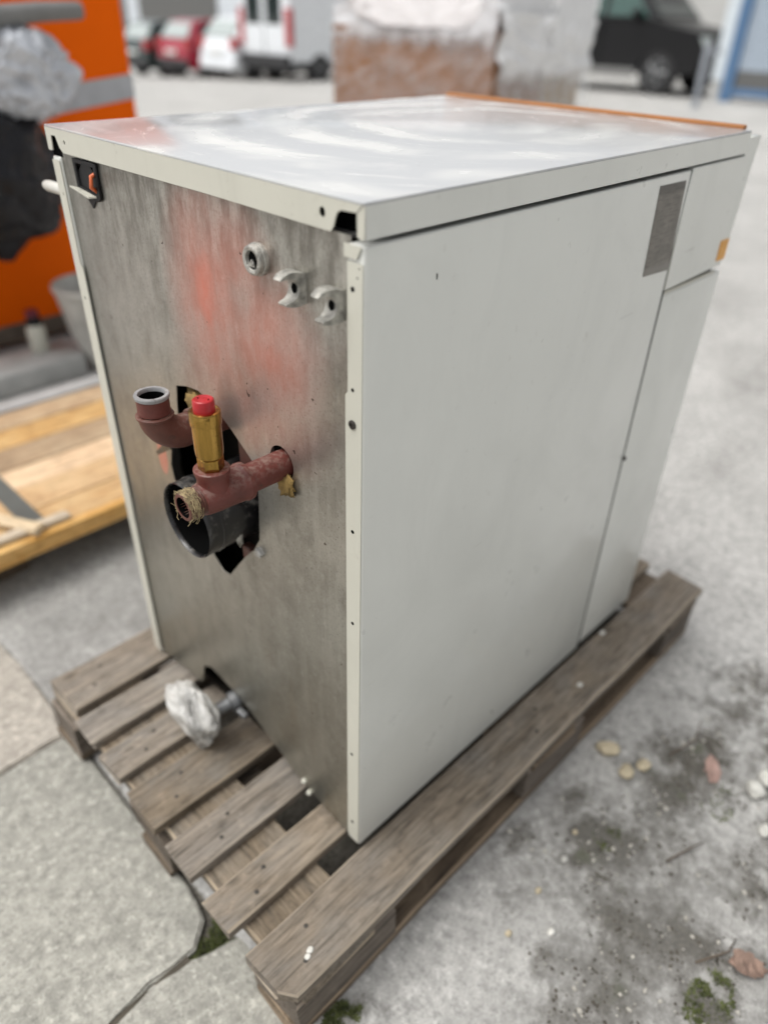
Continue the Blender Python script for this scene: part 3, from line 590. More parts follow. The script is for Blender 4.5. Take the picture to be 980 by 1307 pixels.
# safety valve
VZ = PZ + .033
VAL = mesh_obj('safety_valve', lathe(bmesh.new(), (VX, PY, VZ + .0150), (0, 0, 1), [(0, .0125), (.0015, .0142), (.006, .0150), (.038, .0154), (.0385, .0162), (.0400, .0166), (.0515, .0166), (.0530, .0160), (.0535, .0140), (.0520, .0125)], 48), M['brass'], BO, smooth=.5)
mesh_obj('hex_nut', lathe(bmesh.new(), (VX, PY, VZ - .001), (0, 0, 1), [(0, .0120), (.001, .0140), (.0145, .0140), (.0160, .0122)], 6), M['brass'], VAL, keep=True)
cap = mesh_obj('red_cap', lathe(bmesh.new(), (VX, PY, VZ + .0660), (0, 0, 1), [(0, .0112), (.0125, .0112), (.0142, .0106), (.0150, .0094), (.0146, .0080), (.0140, .0055), (.0142, .0050)], 40), M['redcap'], VAL, smooth=.5, keep=True)
bm = bmesh.new(); tube(bm, [(VX - .003, PY + .005, VZ + .0806), (VX - .002, PY + .0055, VZ + .0806)], .0006, 8); tube(bm, [(VX + .003, PY - .005, VZ + .0806), (VX + .004, PY - .0045, VZ + .0806)], .0006, 8)
mesh_obj('cap_mark', bm, M['hole'], VAL, keep=True)
# drain fitting in the bottom notch
DR = mesh_obj('drain_fitting', lathe(bmesh.new(), (.05, .300, .222), (-1, .25, -.12), [(0, .013), (.045, .013), (.046, .019), (.058, .019), (.060, .012), (.090, .011), (.091, .016), (.104, .016), (.105, .010)], 24), M['dull_metal'], BO, smooth=.5)
mesh_obj('drain_lever', BX(-.012, .000, .268, .290, .214, .224, .003), M['dull_metal'], DR, keep=True)
mesh_obj('base_bolt', lathe(bmesh.new(), (.004, .130, .176), (-1, 0, 0), [(0, .0045), (.004, .0045), (.006, .003)], 12), M['cream'], BO, smooth=.5)
mesh_obj('base_bolt', lathe(bmesh.new(), (.004, .118, .158), (-1, 0, 0), [(0, .0045), (.004, .0045), (.006, .003)], 12), M['cream'], BO, smooth=.5)
for y, z in ((.30, .305), (.10, .34)): pass

# plastic bag on the drain
def bagshape(d, p):
    t = (d.z + 1) / 2; w = .10 + .90 * min(1, t * 1.45); w *= 1 - .35 * max(0, t - .75) / .25; return Vector((p.x * w, p.y * w - .022 * (1 - t), p.z - .012 * (1 - t)))
bm = crumple(bmesh.new(), (-.062, .350, .203), (.030, .066, .066), 5, .38, 2.0, 4, bagshape)
tag(mesh_obj('plastic_bag', bm, M['wbag'], smooth=True), 'small crumpled white plastic bag hanging from the drain under the galvanised back', 'plastic bag')

# ================================================================== PALLET UNDER THE BOILER
PA = thing('wooden_pallet', 'grey weathered wooden pallet lying on the concrete beneath the white boiler', 'pallet', (0, 0, 0))
def board(name, x0, x1, y0, y1, z0, z1, m, parent, seed=0, axis='x', warp=.002, chamfer=None, nseg=14):
    """rough-sawn board: long axis along local x, ends chipped, edges worn"""
    L = (x1 - x0) if axis == 'x' else (y1 - y0); wd = (y1 - y0) if axis == 'x' else (x1 - x0); th = z1 - z0
    bm = bmesh.new(); rings = []
    for i in range(nseg + 1):
        t = i / nseg; t = (0 if i == 0 else .016 + .984 * (i - 1) / (nseg - 1)) if chamfer else t; x = -L / 2 + L * t; e = .004 * noise.noise(Vector((seed * 5.1, t * 6, 1))); b = warp * noise.noise(Vector((seed * 2.3, t * 2.2, 7))); hw = wd / 2; ww = .0035
        lo, hi = -hw + e, hw + .004 * noise.noise(Vector((seed * 3.7 + 9, t * 7, 2)))
        if chamfer and i == 0: lo += chamfer
        ring = [(lo + ww, th / 2), (lo, th / 2 - ww), (lo, -th / 2 + ww), (lo + ww, -th / 2), (hi - ww, -th / 2), (hi, -th / 2 + ww), (hi, th / 2 - ww), (hi - ww, th / 2)]
        off = 0
        rings.append([bm.verts.new((x + (.007 * noise.fractal(Vector((a * 70, seed * 3.3, i + c * 40)), 1, 2, 3) if i in (0, nseg) else 0) + off, a, c + b)) for a, c in ring])
    for A, B in zip(rings, rings[1:]):
        for k in range(8): bm.faces.new((A[k], A[(k + 1) % 8], B[(k + 1) % 8], B[k]))
    bm.faces.new(rings[0][::-1]); bm.faces.new(rings[-1]); bmesh.ops.recalc_face_normals(bm, faces=bm.faces[:])
    o = mesh_obj(name, bm, m, parent, keep=True); o.location = Vector(((x0 + x1) / 2, (y0 + y1) / 2, (z0 + z1) / 2))
    if axis == 'y': o.rotation_euler = (0, 0, math.pi / 2)
    return o
tops = [(-.095, -.004, -.218, .990), (.035, .097, -.216, .985), (.139, .210, -.211, .988), (.243, .333, -.206, .980), (.366, .434, -.201, .985), (.464, .530, -.198, .983), (.554, .653, -.187, .986)]
nail_me = None
for i, (y0, y1, x0, x1) in enumerate(tops):
    b = board('top_board', x0, x1, y0, y1, .122, .144, M['pallet'], PA, i + 1, chamfer=.022 if i == 0 else None)
    for (dx, fy) in ((.055, .3), (.085, .68), (.60, .35), (.64, .7)):
        if nail_me is None:
            n_ = mesh_obj('nail', lathe(bmesh.new(), (0, 0, 0), (0, 0, 1), [(0, .0036), (.0007, .0034), (.0009, .002)], 10), M['screw'], b, keep=True); nail_me = n_.data
        else:
            n_ = bpy.data.objects.new('nail', nail_me); COL.objects.link(n_); n_.parent = b
        n_.location = (x0 + dx + .008 * (i % 3) - (x0 + x1) / 2, (fy - .5) * (y1 - y0), .0108)
for i, x in enumerate((-.188, .335, .842)): board('cross_board', x, x + .135, -.093, .650, .0995, .1215, M['pallet'] if i == 0 else M['pallet_low'], PA, 20 + i, 'y')
for i, x in enumerate((-.198, .330, .838)):
    for j, y in enumerate((-.090, .232, .552)):
        L = .19 if i == 0 else (.18 if i == 1 else .14)
        board('block', x, x + L, y, y + (.098 if j != 1 else .12), .0225, .0990, M['pallet_low'], PA, 30 + i * 3 + j, nseg=3)
for j, y in enumerate((-.089, .240, .556)): board('bottom_board', -.200, .985, y, y + .096, .0015, .0220, M['pallet_low'], PA, 50 + j)

# ================================================================== CRATE BEHIND, LEFT
CR = thing('wooden_platform', 'new pale pine platform lying flat with a grey steel strap across it', 'wooden platform', (.3, 1.5, 0))
yy = 1.135; ws = (.105, .118, .112, .122, .115, .110)
for i, w in enumerate(ws):
    o = board('deck_board', -.75, .62, yy, yy + w - .003, .118, .141 + .001 * (i % 2), M['newwood'], CR, 70 + i, warp=.0015); o.location -= Vector((.3, 1.5, 0)); yy += w
def crp(name, o): o.location -= Vector((.3, 1.5, 0)); return o
crp('', board('front_batten', -.75, .085, 1.128, 1.158, .1430, .1600, M['newwood_pale'], CR, 81))
crp('', board('edge_board', -.75, .62, 1.108, 1.133, .094, .142, M['newwood'], CR, 82))
for i, x in enumerate((-.70, -.10, .50)): crp('', board('bearer', x, x + .08, 1.20, 1.80, .001, .1175, M['pallet_low'], CR, 90 + i, 'y'))
mesh_obj('steel_strap', BX(-.012, .038, 1.160, 1.822, .1425, .1455, .001), M['greystrap'], CR)
o = crp('', board('diagonal_batten', -.30, .02, 1.20, 1.235, .1465, .164, M['newwood_pale'], CR, 84)); o.rotation_euler = (0, 0, R(-62)); o.location = Vector((-.07 - .3, 1.26 - 1.5, .156))
tag(mesh_obj('steel_bar', BX(-.6, .575, 1.89, 1.955, .02, .115, .006), M['grey_steel']), 'pale grey steel bar lying behind the new pine platform', 'steel bar')
tag(mesh_obj('bar_end_cap', lathe(bmesh.new(), (.578, 1.925, .07), (1, .1, 0), [(0, .042), (.012, .042), (.02, .03)], 18), M['black'], smooth=.5), 'round black cap beside the end of the grey steel bar', 'end cap')

tag(mesh_obj('concrete_kerb', BX(-.7, .66, 2.225, 2.415, .0, .088, .012, 3), M['kerb'], smooth=.6), 'low grey concrete kerb lying between the pine platform and the orange machine', 'kerb')
# ================================================================== ORANGE MACHINE AND THINGS ON IT
OM = thing('pallet_stacker', 'bright orange yard machine with a grey stripe standing behind the pine platform', 'stacker machine', (.6, 3.0, 0))
mesh_obj('body', BX(-.3, 1.281, 2.68, 3.5, .02, 1.75, .02, 3), M['orange'], OM, smooth=.5)
bm = bmesh.new(); vs = [bm.verts.new(p) for p in ((-.3, 2.677, .700), (1.277, 2.677, .889), (1.277, 2.677, .975), (-.3, 2.677, .815), (-.3, 2.684, .700), (1.277, 2.684, .889), (1.277, 2.684, .975), (-.3, 2.684, .815))]
for f in ((0, 1, 2, 3), (4, 7, 6, 5), (0, 4, 5, 1), (1, 5, 6, 2), (2, 6, 7, 3), (3, 7, 4, 0)): bm.faces.new([vs[i] for i in f])
bmesh.ops.recalc_face_normals(bm, faces=bm.faces[:]); mesh_obj('grey_stripe', bm, M['grey_stripe'], OM)
mesh_obj('black_frame', BX(-.2, .70, 2.46, 2.66, .62, .95, .03, 3), M['black'], OM, smooth=.5)
mesh_obj('skirt', BX(-.28, 1.26, 2.672, 2.679, .03, .10), M['pallet_low'], OM)
mesh_obj('handle_arm', tube(bmesh.new(), [(.35, 2.30, 1.150), (.66, 2.35, 1.165), (.80, 2.35, 1.178), (.935, 2.35, 1.184), (.945, 2.35, 1.184)], [.030, .031, .029, .027, .024], 24), M['grey_tube'], OM, smooth=.8)
mesh_obj('handle_bracket', tube(bmesh.new(), [(.60, 2.36, 1.15), (.60, 2.45, 1.12), (.55, 2.62, 1.00)], .028, 16), M['grey_tube'], OM, smooth=.8)
bm = crumple(bmesh.new(), (.70, 2.38, 1.01), (.17, .10, .135), 6, .42, 2.0, 12, lambda d, p: Vector((p.x * (1.0 - .28 * max(0, d.z)), p.y, p.z)))
tag(mesh_obj('plastic_bag', bm, M['wbag2'], smooth=True), 'bluish white plastic bag hanging on the orange machine under its grey handle', 'plastic bag')
bm = crumple(bmesh.new(), (.50, 2.36, .70), (.255, .12, .235), 6, .30, 1.5, 21)
tag(mesh_obj('plastic_bag', bm, M['bbag'], smooth=True), 'bulging black plastic bag hanging below the white bag on the orange machine', 'plastic bag')
bm = lathe(bmesh.new(), (.765, 2.28, .001), (0, 0, 1), [(0, .065), (.01, .075), (.16, .115), (.30, .140), (.315, .148), (.330, .146), (.330, .136), (.05, .07)], 36)
tag(mesh_obj('bucket', bm, M['bucket'], smooth=.5), 'dusty pale plastic bucket beside the boiler in front of the orange machine', 'bucket')
CN = thing('bottle', 'small cream bottle with dark neck and maroon cap standing on the grey kerb', 'bottle', (.548, 2.365, .088))
mesh_obj('bottle_body', lathe(bmesh.new(), (.548, 2.365, 0.089), (0, 0, 1), [(0, .030), (.006, .034), (.085, .034), (.105, .028)], 24), M['cream'], CN, smooth=.6)
mesh_obj('bottle_neck', lathe(bmesh.new(), (.548, 2.365, 0.194), (0, 0, 1), [(0, .028), (.025, .026), (.035, .02)], 20), M['black'], CN, smooth=.6)
mesh_obj('bottle_cap', lathe(bmesh.new(), (.548, 2.365, 0.229), (0, 0, 1), [(0, .024), (.018, .024), (.021, .018)], 20), M['maroon'], CN, smooth=.6)

# ================================================================== WRAPPED GOODS
WP = thing('wooden_pallet', 'wooden pallet under the film wrapped cardboard boxes in the yard', 'pallet', (3.5, 2.8, 0))
for i in range(6): o = board('top_board', 3.05, 3.95, 2.21 + i * .205, 2.21 + i * .205 + .15, .122, .144, M['pallet'], WP, 100 + i); o.location -= Vector((3.5, 2.8, 0))
for i in range(3):
    o = board('bearer', 3.06 + i * .40, 3.06 + i * .40 + .09, 2.21, 3.42, .001, .1215, M['pallet_low'], WP, 110 + i, 'y'); o.location -= Vector((3.5, 2.8, 0))
CB = thing('cardboard_box', 'big brown cardboard box under cloudy stretch film on the yard pallet', 'cardboard box', (3.5, 2.8, .145))
mesh_obj('carton', BX(3.10, 3.56, 2.26, 3.50, .1455, 1.135, .008), M['cardboard'], CB)
mesh_obj('carton_flap', BX(3.0985, 3.33, 2.262, 3.498, 1.1352, 1.1392), M['cardboard'], CB)
CB2 = thing('cardboard_box', 'beige cardboard box behind the brown one at right of the wrapped stack', 'cardboard box', (3.8, 2.8, .145))
mesh_obj('carton', BX(3.565, 3.95, 2.262, 3.40, .1455, 1.02, .008), M['cardboard_l'], CB2)
mesh_obj('carton_flap', BX(3.57, 3.945, 2.27, 2.83, 1.0202, 1.0245), M['cardboard_l'], CB2)
bm = bmesh.new()
crumple(bm, (3.50, 2.80, 1.34), (.46, .58, .34), 6, .30, 2.2, 31, lambda d, p: Vector((max(-.43, min(.10, p.x * 1.3)), max(-.54, p.y * 1.1), max(p.z, -.195))))
tag(mesh_obj('wrapped_bundle', bm, M['film_blob'], smooth=True), 'white film wrapped bundle bulging on top of the brown cardboard box', 'wrapped bundle')
def film_sheet(corners, nu, nv, amp, seed, nrm):
    bm = bmesh.new(); g = []
    for i in range(nu + 1):
        row = []
        for j in range(nv + 1):
            u, v = i / nu, j / nv; p = (Vector(corners[0]).lerp(Vector(corners[1]), u)).lerp(Vector(corners[3]).lerp(Vector(corners[2]), u), v)
            k = noise.fractal(Vector((u * 3 + seed, v * 6 + u * 2.5, seed)), 1, 2, 5); r_ = 1 - abs(noise.noise(Vector((u * 3.5 + v * 5, v * 9 - u * 4, seed + 4)))) * 2
            row.append(bm.verts.new(p + Vector(nrm) * (amp * (.5 + .5 * k + .5 * max(0, r_)))))
        g.append(row)
    for i in range(nu):
        for j in range(nv): bm.faces.new((g[i][j], g[i + 1][j], g[i + 1][j + 1], g[i][j + 1]))
    return bm
bm = bmesh.new()
crumple(bm, (3.74, 2.56, 1.26), (.30, .36, .34), 5, .28, 2.0, 47, lambda d, p: Vector((max(-.20, min(.29, p.x * 1.25)), max(-.36, p.y * 1.1), max(p.z, -.21))))
tag(mesh_obj('wrapped_bundle', bm, M['film_blob'], smooth=True), 'lower white film wrapped bundle at right on top of the beige cardboard box', 'wrapped bundle')
SF = thing('stretch_film', 'torn cloudy white stretch film wound around the cardboard boxes', 'stretch film', (3.5, 2.8, .145))
mesh_obj('film_front', film_sheet([(3.085, 3.53, .16), (3.085, 2.235, .16), (3.085, 2.235, 1.30), (3.13, 3.50, 1.24)], 60, 60, .022, 1.5, (-1, 0, 0)), M['film'], SF, smooth=True)
mesh_obj('film_side', film_sheet([(3.085, 2.255, .16), (3.97, 2.255, .16), (3.97, 2.255, 1.20), (3.085, 2.255, 1.22)], 80, 80, .060, 8.2, (0, -1, 0)), M['film_side'], SF, smooth=True)

# ================================================================== CARS
def wheel(parent, x, y, r, w, side):
    wh = mesh_obj('wheel', lathe(bmesh.new(), (x, y - w / 2, r), (0, 1, 0), [(0, r * .62), (0, r * .9), (w * .15, r), (w * .85, r), (w, r * .9), (w, r * .62)], 32), M['rubber'], parent, smooth=.6, keep=True)
    yo = y + side * (w / 2 - .015)
    bm = lathe(bmesh.new(), (x, yo, r), (0, side, 0), [(0, r * .63), (.012, r * .63), (.018, r * .58), (.006, r * .5), (.010, r * .2), (.022, r * .16)], 32)
    for k in range(5):
        a = k * 2 * math.pi / 5; c_, s_ = math.cos(a), math.sin(a)
        tube(bm, [(x + c_ * r * .12, yo + side * .018, r + s_ * r * .12), (x + c_ * r * .58, yo + side * .016, r + s_ * r * .58)], [r * .09, r * .07], 6)
    mesh_obj('rim', bm, M['rim'], wh, smooth=.5, keep=True)
def arch_profile(L, xs_, r, low, pts_top):
    """side outline with wheel arches, x from -L/2 (rear) to L/2 (front)"""
    out = [(-L / 2 + .03, low + .05)]
    for x in xs_:
        for k in range(9):
            a = math.pi - math.pi * k / 8; out.append((x + math.cos(a) * r * 1.18, max(low, r * .9 + math.sin(a) * r * 1.18 - .06)))
    out += [(L / 2 - .03, low + .06)] + pts_top
    return out
def extrude_profile(prof, hw_fn, segs=7):
    """prof in x-z; width follows hw_fn(z), rounded towards the sides"""
    bm = bmesh.new(); rows = []
    for s in range(segs + 1):
        q = -1 + 2 * s / segs
        q2 = math.copysign(min(1, abs(q) ** .8), q); inset = .045 * max(0, abs(q) - .7) / .3
        cx = sum(p[0] for p in prof) / len(prof); cz = sum(p[1] for p in prof) / len(prof)
        rows.append([bm.verts.new((x + (cx - x) * inset * .5, q2 * hw_fn(z), z + (cz - z) * inset * .6)) for x, z in prof])
    n = len(prof)
    for a, b in zip(rows, rows[1:]):
        for k in range(n): bm.faces.new((a[k], a[(k + 1) % n], b[(k + 1) % n], b[k]))
    bm.faces.new(rows[0][::-1]); bm.faces.new(rows[-1]); bmesh.ops.recalc_face_normals(bm, faces=bm.faces[:]); return bm
def quadp(bm, pts, t=.012):
    """thin pane with thickness from four points"""
    pts = [Vector(p) for p in pts]; nrm = (pts[1] - pts[0]).cross(pts[2] - pts[0]).normalized()
    a = [bm.verts.new(p + nrm * t) for p in pts]; b = [bm.verts.new(p - nrm * t) for p in pts]; n = len(pts)
    bm.faces.new(a); bm.faces.new(b[::-1])
    for k in range(n): bm.faces.new((a[k], b[k], b[(k + 1) % n], a[(k + 1) % n]))
    bmesh.ops.recalc_face_normals(bm, faces=bm.faces[:]); return bm
def hatch(name, label, paint_, glass, x, y, L=3.8, Wd=1.62, H=1.45, belt=.92, group=None, rear_x=0):
    T = thing(name, label, 'car', (x, y, zg(x, y)), 0, group); h = L / 2; r = .29
    hw = lambda z: Wd / 2 * (1 - .05 * abs(z - .6)) if z < belt + .02 else Wd / 2 * (.98 - .30 * (z - belt) / (H - belt) * .75)
    low = arch_profile(L, (-h + .62, h - .75), r, .22, [(h, .45), (h - .03, .66), (h - .18, .80), (h - 1.05, belt), (-h + .10, belt + .02), (-h, .78), (-h - .02, .45)])
    mesh_obj('body', extrude_profile(low, hw), paint_, T, smooth=.7, keep=True)
    cab = [(-h + .10, belt), (h - 1.0, belt), (h - 1.55, H - .06), (h - 1.85, H), (-h + .70, H), (-h + .42, H - .06)]
    mesh_obj('cabin', extrude_profile(cab, hw), paint_, T, smooth=.7, keep=True)
    def P(x_, z_, s, o=.012): return (x_, s * (hw(z_) + o), z_)
    z0, z1 = belt + .07, H - .10
    bm = quadp(bmesh.new(), [(-h + .115, -hw(z0) * .86, z0), (-h + .115, hw(z0) * .86, z0), (-h + .375, hw(z1) * .86, z1), (-h + .375, -hw(z1) * .86, z1)], .02); mesh_obj('rear_window', bm, glass, T, keep=True)
    bm = quadp(bmesh.new(), [(h - 1.10, -hw(z0) * .86, z0), (h - 1.10, hw(z0) * .86, z0), (h - 1.50, hw(z1) * .86, z1), (h - 1.50, -hw(z1) * .86, z1)], .02); mesh_obj('windscreen', bm, M['glass_dark'], T, keep=True)
    for s in (-1, 1):
        mesh_obj('side_window', quadp(bmesh.new(), [P(-h + .45, z0, s), P(-h + 1.25, z0, s), P(-h + 1.25, z1, s), P(-h + .66, z1, s)], .008), M['glass_dark'], T, keep=True)
        mesh_obj('side_window', quadp(bmesh.new(), [P(-h + 1.33, z0, s), P(h - 1.25, z0, s), P(h - 1.62, z1, s), P(-h + 1.33, z1, s)], .008), M['glass_dark'], T, keep=True)
        mesh_obj('tail_light', BX(-h - .03, -h + .16, s * (Wd / 2 - .10) - .09, s * (Wd / 2 - .10) + .09, .72, .97, .02), M['red_lamp'], T, keep=True)
        for wx in (-h + .62, h - .75): wheel(T, wx, s * (Wd / 2 - .10), r, .18, s)
        mesh_obj('mirror', BX(h - 1.30, h - 1.18, s * (Wd / 2 + .07) - .07, s * (Wd / 2 + .07) + .07, belt + .02, belt + .16, .03), paint_, T, keep=True)
    mesh_obj('bumper', BX(-h - .05, -h + .12, -Wd / 2 + .03, Wd / 2 - .03, .26, .50, .04), M['bumper'] if paint_ is not M['white_paint'] else paint_, T, keep=True)
    mesh_obj('number_plate', BX(-h - .056, -h - .03, -.26, .26, .60, .70), M['plate'], T, keep=True)
    return T
CX0 = 14.5
grp = 'cars parked in a row across the yard'
hatch('parked_car', 'dark green hatchback parked beside the red car, partly behind the orange machine', M['dkgreen_paint'], M['glass_pale'], CX0, 23.05, group=grp)
hatch('parked_car', 'red hatchback parked between the dark green and the white hatchback', M['red_paint'], M['glass_pale'], CX0, 20.9, H=1.44, group=grp)
hatch('parked_car', 'white hatchback parked between the red car and the white van', M['white_paint'], M['glass_pale'], CX0, 18.7, H=1.44, group=grp)
# white van seen from the back corner
def van(x, y):
    L, Wd, H = 5.2, 1.95, 2.4; h = L / 2; r = .33
    T = thing('parked_van', 'tall white panel van with dark rear windows parked beside the white hatchback', 'van', (x, y, zg(x, y)), 0, grp)
    hw = lambda z: Wd / 2 * (1 - .03 * abs(z - .9)) if z < 1.3 else Wd / 2 * (.985 - .09 * (z - 1.3))
    prof = arch_profile(L, (-h + .95, h - .9), r, .30, [(h, .5), (h - .05, .95), (h - .75, 1.22), (h - 1.35, 2.05), (h - 1.75, H), (-h + .08, H), (-h, H - .15), (-h, .55)])
    mesh_obj('body', extrude_profile(prof, hw), M['white_paint'], T, smooth=.7, keep=True)
    for s in (-1, 1):
        mesh_obj('rear_window', BX(-h - .012, -h + .02, s * .40 - .30, s * .40 + .30, 1.22, 1.92, .02), M['glass_dark'], T, keep=True)
        mesh_obj('tail_light', BX(-h - .03, -h + .12, s * (Wd / 2 - .05) - .07, s * (Wd / 2 - .05) + .075, .78, 1.55, .02), M['red_lamp'], T, keep=True)
        mesh_obj('side_window', quadp(bmesh.new(), [(h - 2.05, s * (hw(1.3) + .01), 1.3), (h - 1.1, s * (hw(1.3) + .01), 1.3), (h - 1.55, s * (hw(1.95) + .01), 1.95), (h - 2.05, s * (hw(1.95) + .01), 1.95)], .008), M['glass_dark'], T, keep=True)
        mesh_obj('side_moulding', BX(-h + 1.4, h - 1.4, s * (hw(.75) + .012) - .012, s * (hw(.75) + .012) + .012, .62, .80, .008), M['sill'], T, keep=True)
        mesh_obj('sill', BX(-h + .1, h - .3, s * (Wd / 2 - .035) - .03, s * (Wd / 2 - .035) + .03, .26, .46, .01), M['bumper'], T, keep=True)
        for wx in (-h + .95, h - .9): wheel(T, wx, s * (Wd / 2 - .12), r, .22, s)
    mesh_obj('door_seam', BX(-h - .008, -h + .01, -.012, .012, .6, 2.2), M['bumper'], T, keep=True)
    mesh_obj('bumper', BX(-h - .10, -h + .12, -Wd / 2 + .02, Wd / 2 - .02, .30, .60, .04), M['bumper'], T, keep=True)
    mesh_obj('windscreen', quadp(bmesh.new(), [(h - .74, -.8, 1.26), (h - .74, .8, 1.26), (h - 1.30, .74, 2.0), (h - 1.30, -.74, 2.0)], .02), M['glass_dark'], T, keep=True)
van(CX0 + .8, 16.75)
# black car in profile at right, nose towards -y
def suv(x, y):
    L, Wd, H, belt = 4.75, 1.92, 1.88, 1.20; h = L / 2; r = .38
    T = thing('parked_car', 'black estate car parked side on before the grey wall, beyond the wrapped boxes', 'car', (x, y, zg(x, y)), R(-90))
    hw = lambda z: Wd / 2 * (1 - .05 * abs(z - .7)) if z < belt + .02 else Wd / 2 * (.98 - .20 * (z - belt) / (H - belt))
    prof = arch_profile(L, (-h + .85, h - .86), r, .34, [(h, .55), (h - .02, .85), (h - .16, 1.06), (h - 1.05, belt - .01), (-h + .06, belt + .02), (-h, .95), (-h - .02, .5)])
    mesh_obj('body', extrude_profile(prof, hw), M['black_paint'], T, smooth=.7, keep=True)
    cab = [(-h + .06, belt), (h - 1.0, belt), (h - 1.62, H - .06), (h - 1.95, H), (-h + .5, H), (-h + .25, H - .06)]
    mesh_obj('cabin', extrude_profile(cab, hw), M['black_paint'], T, smooth=.7, keep=True)
    z0, z1 = belt + .06, H - .12
    def P(x_, z_, s, o=.012): return (x_, s * (hw(z_) + o), z_)
    for s in (-1, 1):
        for (a, b, c, d) in ((h - 2.10, h - 1.22, h - 1.72, h - 2.10), (h - 3.15, h - 2.20, h - 2.20, h - 3.05), (-h + .25, h - 3.25, h - 3.15, -h + .45)):
            mesh_obj('side_window', quadp(bmesh.new(), [P(a, z0, s), P(b, z0, s), P(c, z1, s), P(d, z1, s)], .008), M['glass_green'], T, keep=True)
        mesh_obj('sill_trim', BX(-h + 1.3, h - 1.32, s * (Wd / 2 - .01) - .02, s * (Wd / 2 - .01) + .02, .27, .42, .012), M['sill'], T, keep=True)
        mesh_obj('mirror', BX(h - 1.50, h - 1.36, s * (Wd / 2 + .08) - .08, s * (Wd / 2 + .08) + .08, belt + .02, belt + .18, .03), M['black_paint'], T, keep=True)
        mesh_obj('headlight', BX(h - .32, h - .02, s * (Wd / 2 - .16) - .12, s * (Wd / 2 - .16) + .12, .82, .97, .03), M['glass_pale'], T, keep=True)
        mesh_obj('door_seam', BX(h - 2.16, h - 2.145, s * (hw(.7) - .002) - .004, s * (hw(.7) - .002) + .004, .44, belt), M['hole'], T, keep=True)
        for wx in (-h + .85, h - .86): wheel(T, wx, s * (Wd / 2 - .11), r, .22, s)
    mesh_obj('windscreen', quadp(bmesh.new(), [(h - 1.08, -.78, z0), (h - 1.08, .78, z0), (h - 1.60, .70, z1), (h - 1.60, -.70, z1)], .02), M['glass_dark'], T, keep=True)
    mesh_obj('bumper', BX(h - .10, h + .05, -Wd / 2 + .05, Wd / 2 - .05, .30, .50, .04), M['bumper'], T, keep=True)
suv(15.65, 8.78)

# ================================================================== BUILDINGS, GATE, BOLLARD
BD = thing('workshop_building', 'grey rendered building wall behind the black car', 'building', (27, 12, 0))
mesh_obj('wall', BX(24.0, 34, 2.0, 17.0, -1.0, 7.0), M['wall'], BD)
mesh_obj('plinth', BX(23.94, 24.0, 2.05, 16.95, -1.0, .35), M['wall_dark'], BD)
mesh_obj('roof_edge', BX(23.8, 34.2, 1.8, 17.2, 7.001, 7.25), M['wall_dark'], BD)
BD2 = thing('warehouse', 'pale cladded warehouse with dark shutter doors behind the parked row of cars', 'building', (28, 30, 0))
mesh_obj('wall', BX(25.0, 36, 17.3, 60.0, -2.5, 6.5), M['wall_white'], BD2)
mesh_obj('roof_edge', BX(24.8, 36.2, 17.3, 60.2, 6.501, 6.8), M['wall_dark'], BD2)
for y in (36.5, 45.5): mesh_obj('shutter_door', BX(24.93, 25.0, y, y + 7.5, -1.6, 4.2), M['wall_dark'], BD2)
for y in (24.5, 31.0): mesh_obj('downpipe', tube(bmesh.new(), [(24.9, y, -1.4), (24.9, y, 6.5)], .10, 12), M['wall'], BD2)
for y in (19.5, 22.0, 27.0): 
    w = mesh_obj('window', BX(24.95, 25.0, y, y + 1.5, 1.2, 2.6), M['wall_dark'], BD2); mesh_obj('pane', BX(24.93, 24.95, y + .08, y + 1.42, 1.28, 2.52), M['glass_dark'], w, keep=True)
GT = thing('gate', 'blue framed gate with pale panels standing at the yard side', 'gate', (14.9, 5.5, 0))
z0 = 0.0
mesh_obj('gate_post', BX(14.8, 14.95, 5.80, 6.0, z0, 2.6, .01), M['blue'], GT)
mesh_obj('gate_post', BX(14.8, 14.95, 3.4, 3.6, z0, 2.6, .01), M['blue'], GT)
mesh_obj('bottom_rail', BX(14.81, 14.94, 3.6, 5.8, .10, .22, .01), M['blue'], GT)
mesh_obj('top_rail', BX(14.81, 14.94, 3.6, 5.8, 2.45, 2.6, .01), M['blue'], GT)
mesh_obj('gate_panel', BX(14.86, 14.90, 5.15, 5.8, .50, 2.45), M['pane'], GT)
mesh_obj('gate_panel', BX(14.86, 14.90, 3.6, 5.12, .50, 2.45), M['pane'], GT)
mesh_obj('kick_panel', BX(14.86, 14.90, 3.6, 5.8, .22, .50), M['wall_dark'], GT)
DP = thing('door_leaf', 'narrow white door leaf standing upright left of the blue gate', 'door', (14.95, 6.15, 0))
mesh_obj('leaf', BX(14.90, 14.98, 6.04, 6.27, .32, 1.62, .01), M['panel_white'], DP)
mesh_obj('leaf_foot', BX(14.91, 14.97, 6.06, 6.25, .0, .32, .005), M['wall'], DP)
BL = thing('bollard', 'slim grey steel post standing between the black car and the blue gate', 'bollard', (13.17, 5.67, -.01))
mesh_obj('post', tube(bmesh.new(), [(13.17, 5.67, -.01), (13.17, 5.67, .90), (13.17, 5.67, .93)], [.05, .05, .03], 18), M['bollard'], BL, smooth=.6)
mesh_obj('post_arm', BX(13.15, 13.19, 5.42, 5.68, .78, .84, .005), M['bollard'], BL)
mesh_obj('post_base', lathe(bmesh.new(), (13.17, 5.67, .0), (0, 0, 1), [(0, .10), (.02, .10), (.025, .06)], 18), M['bollard'], BL)

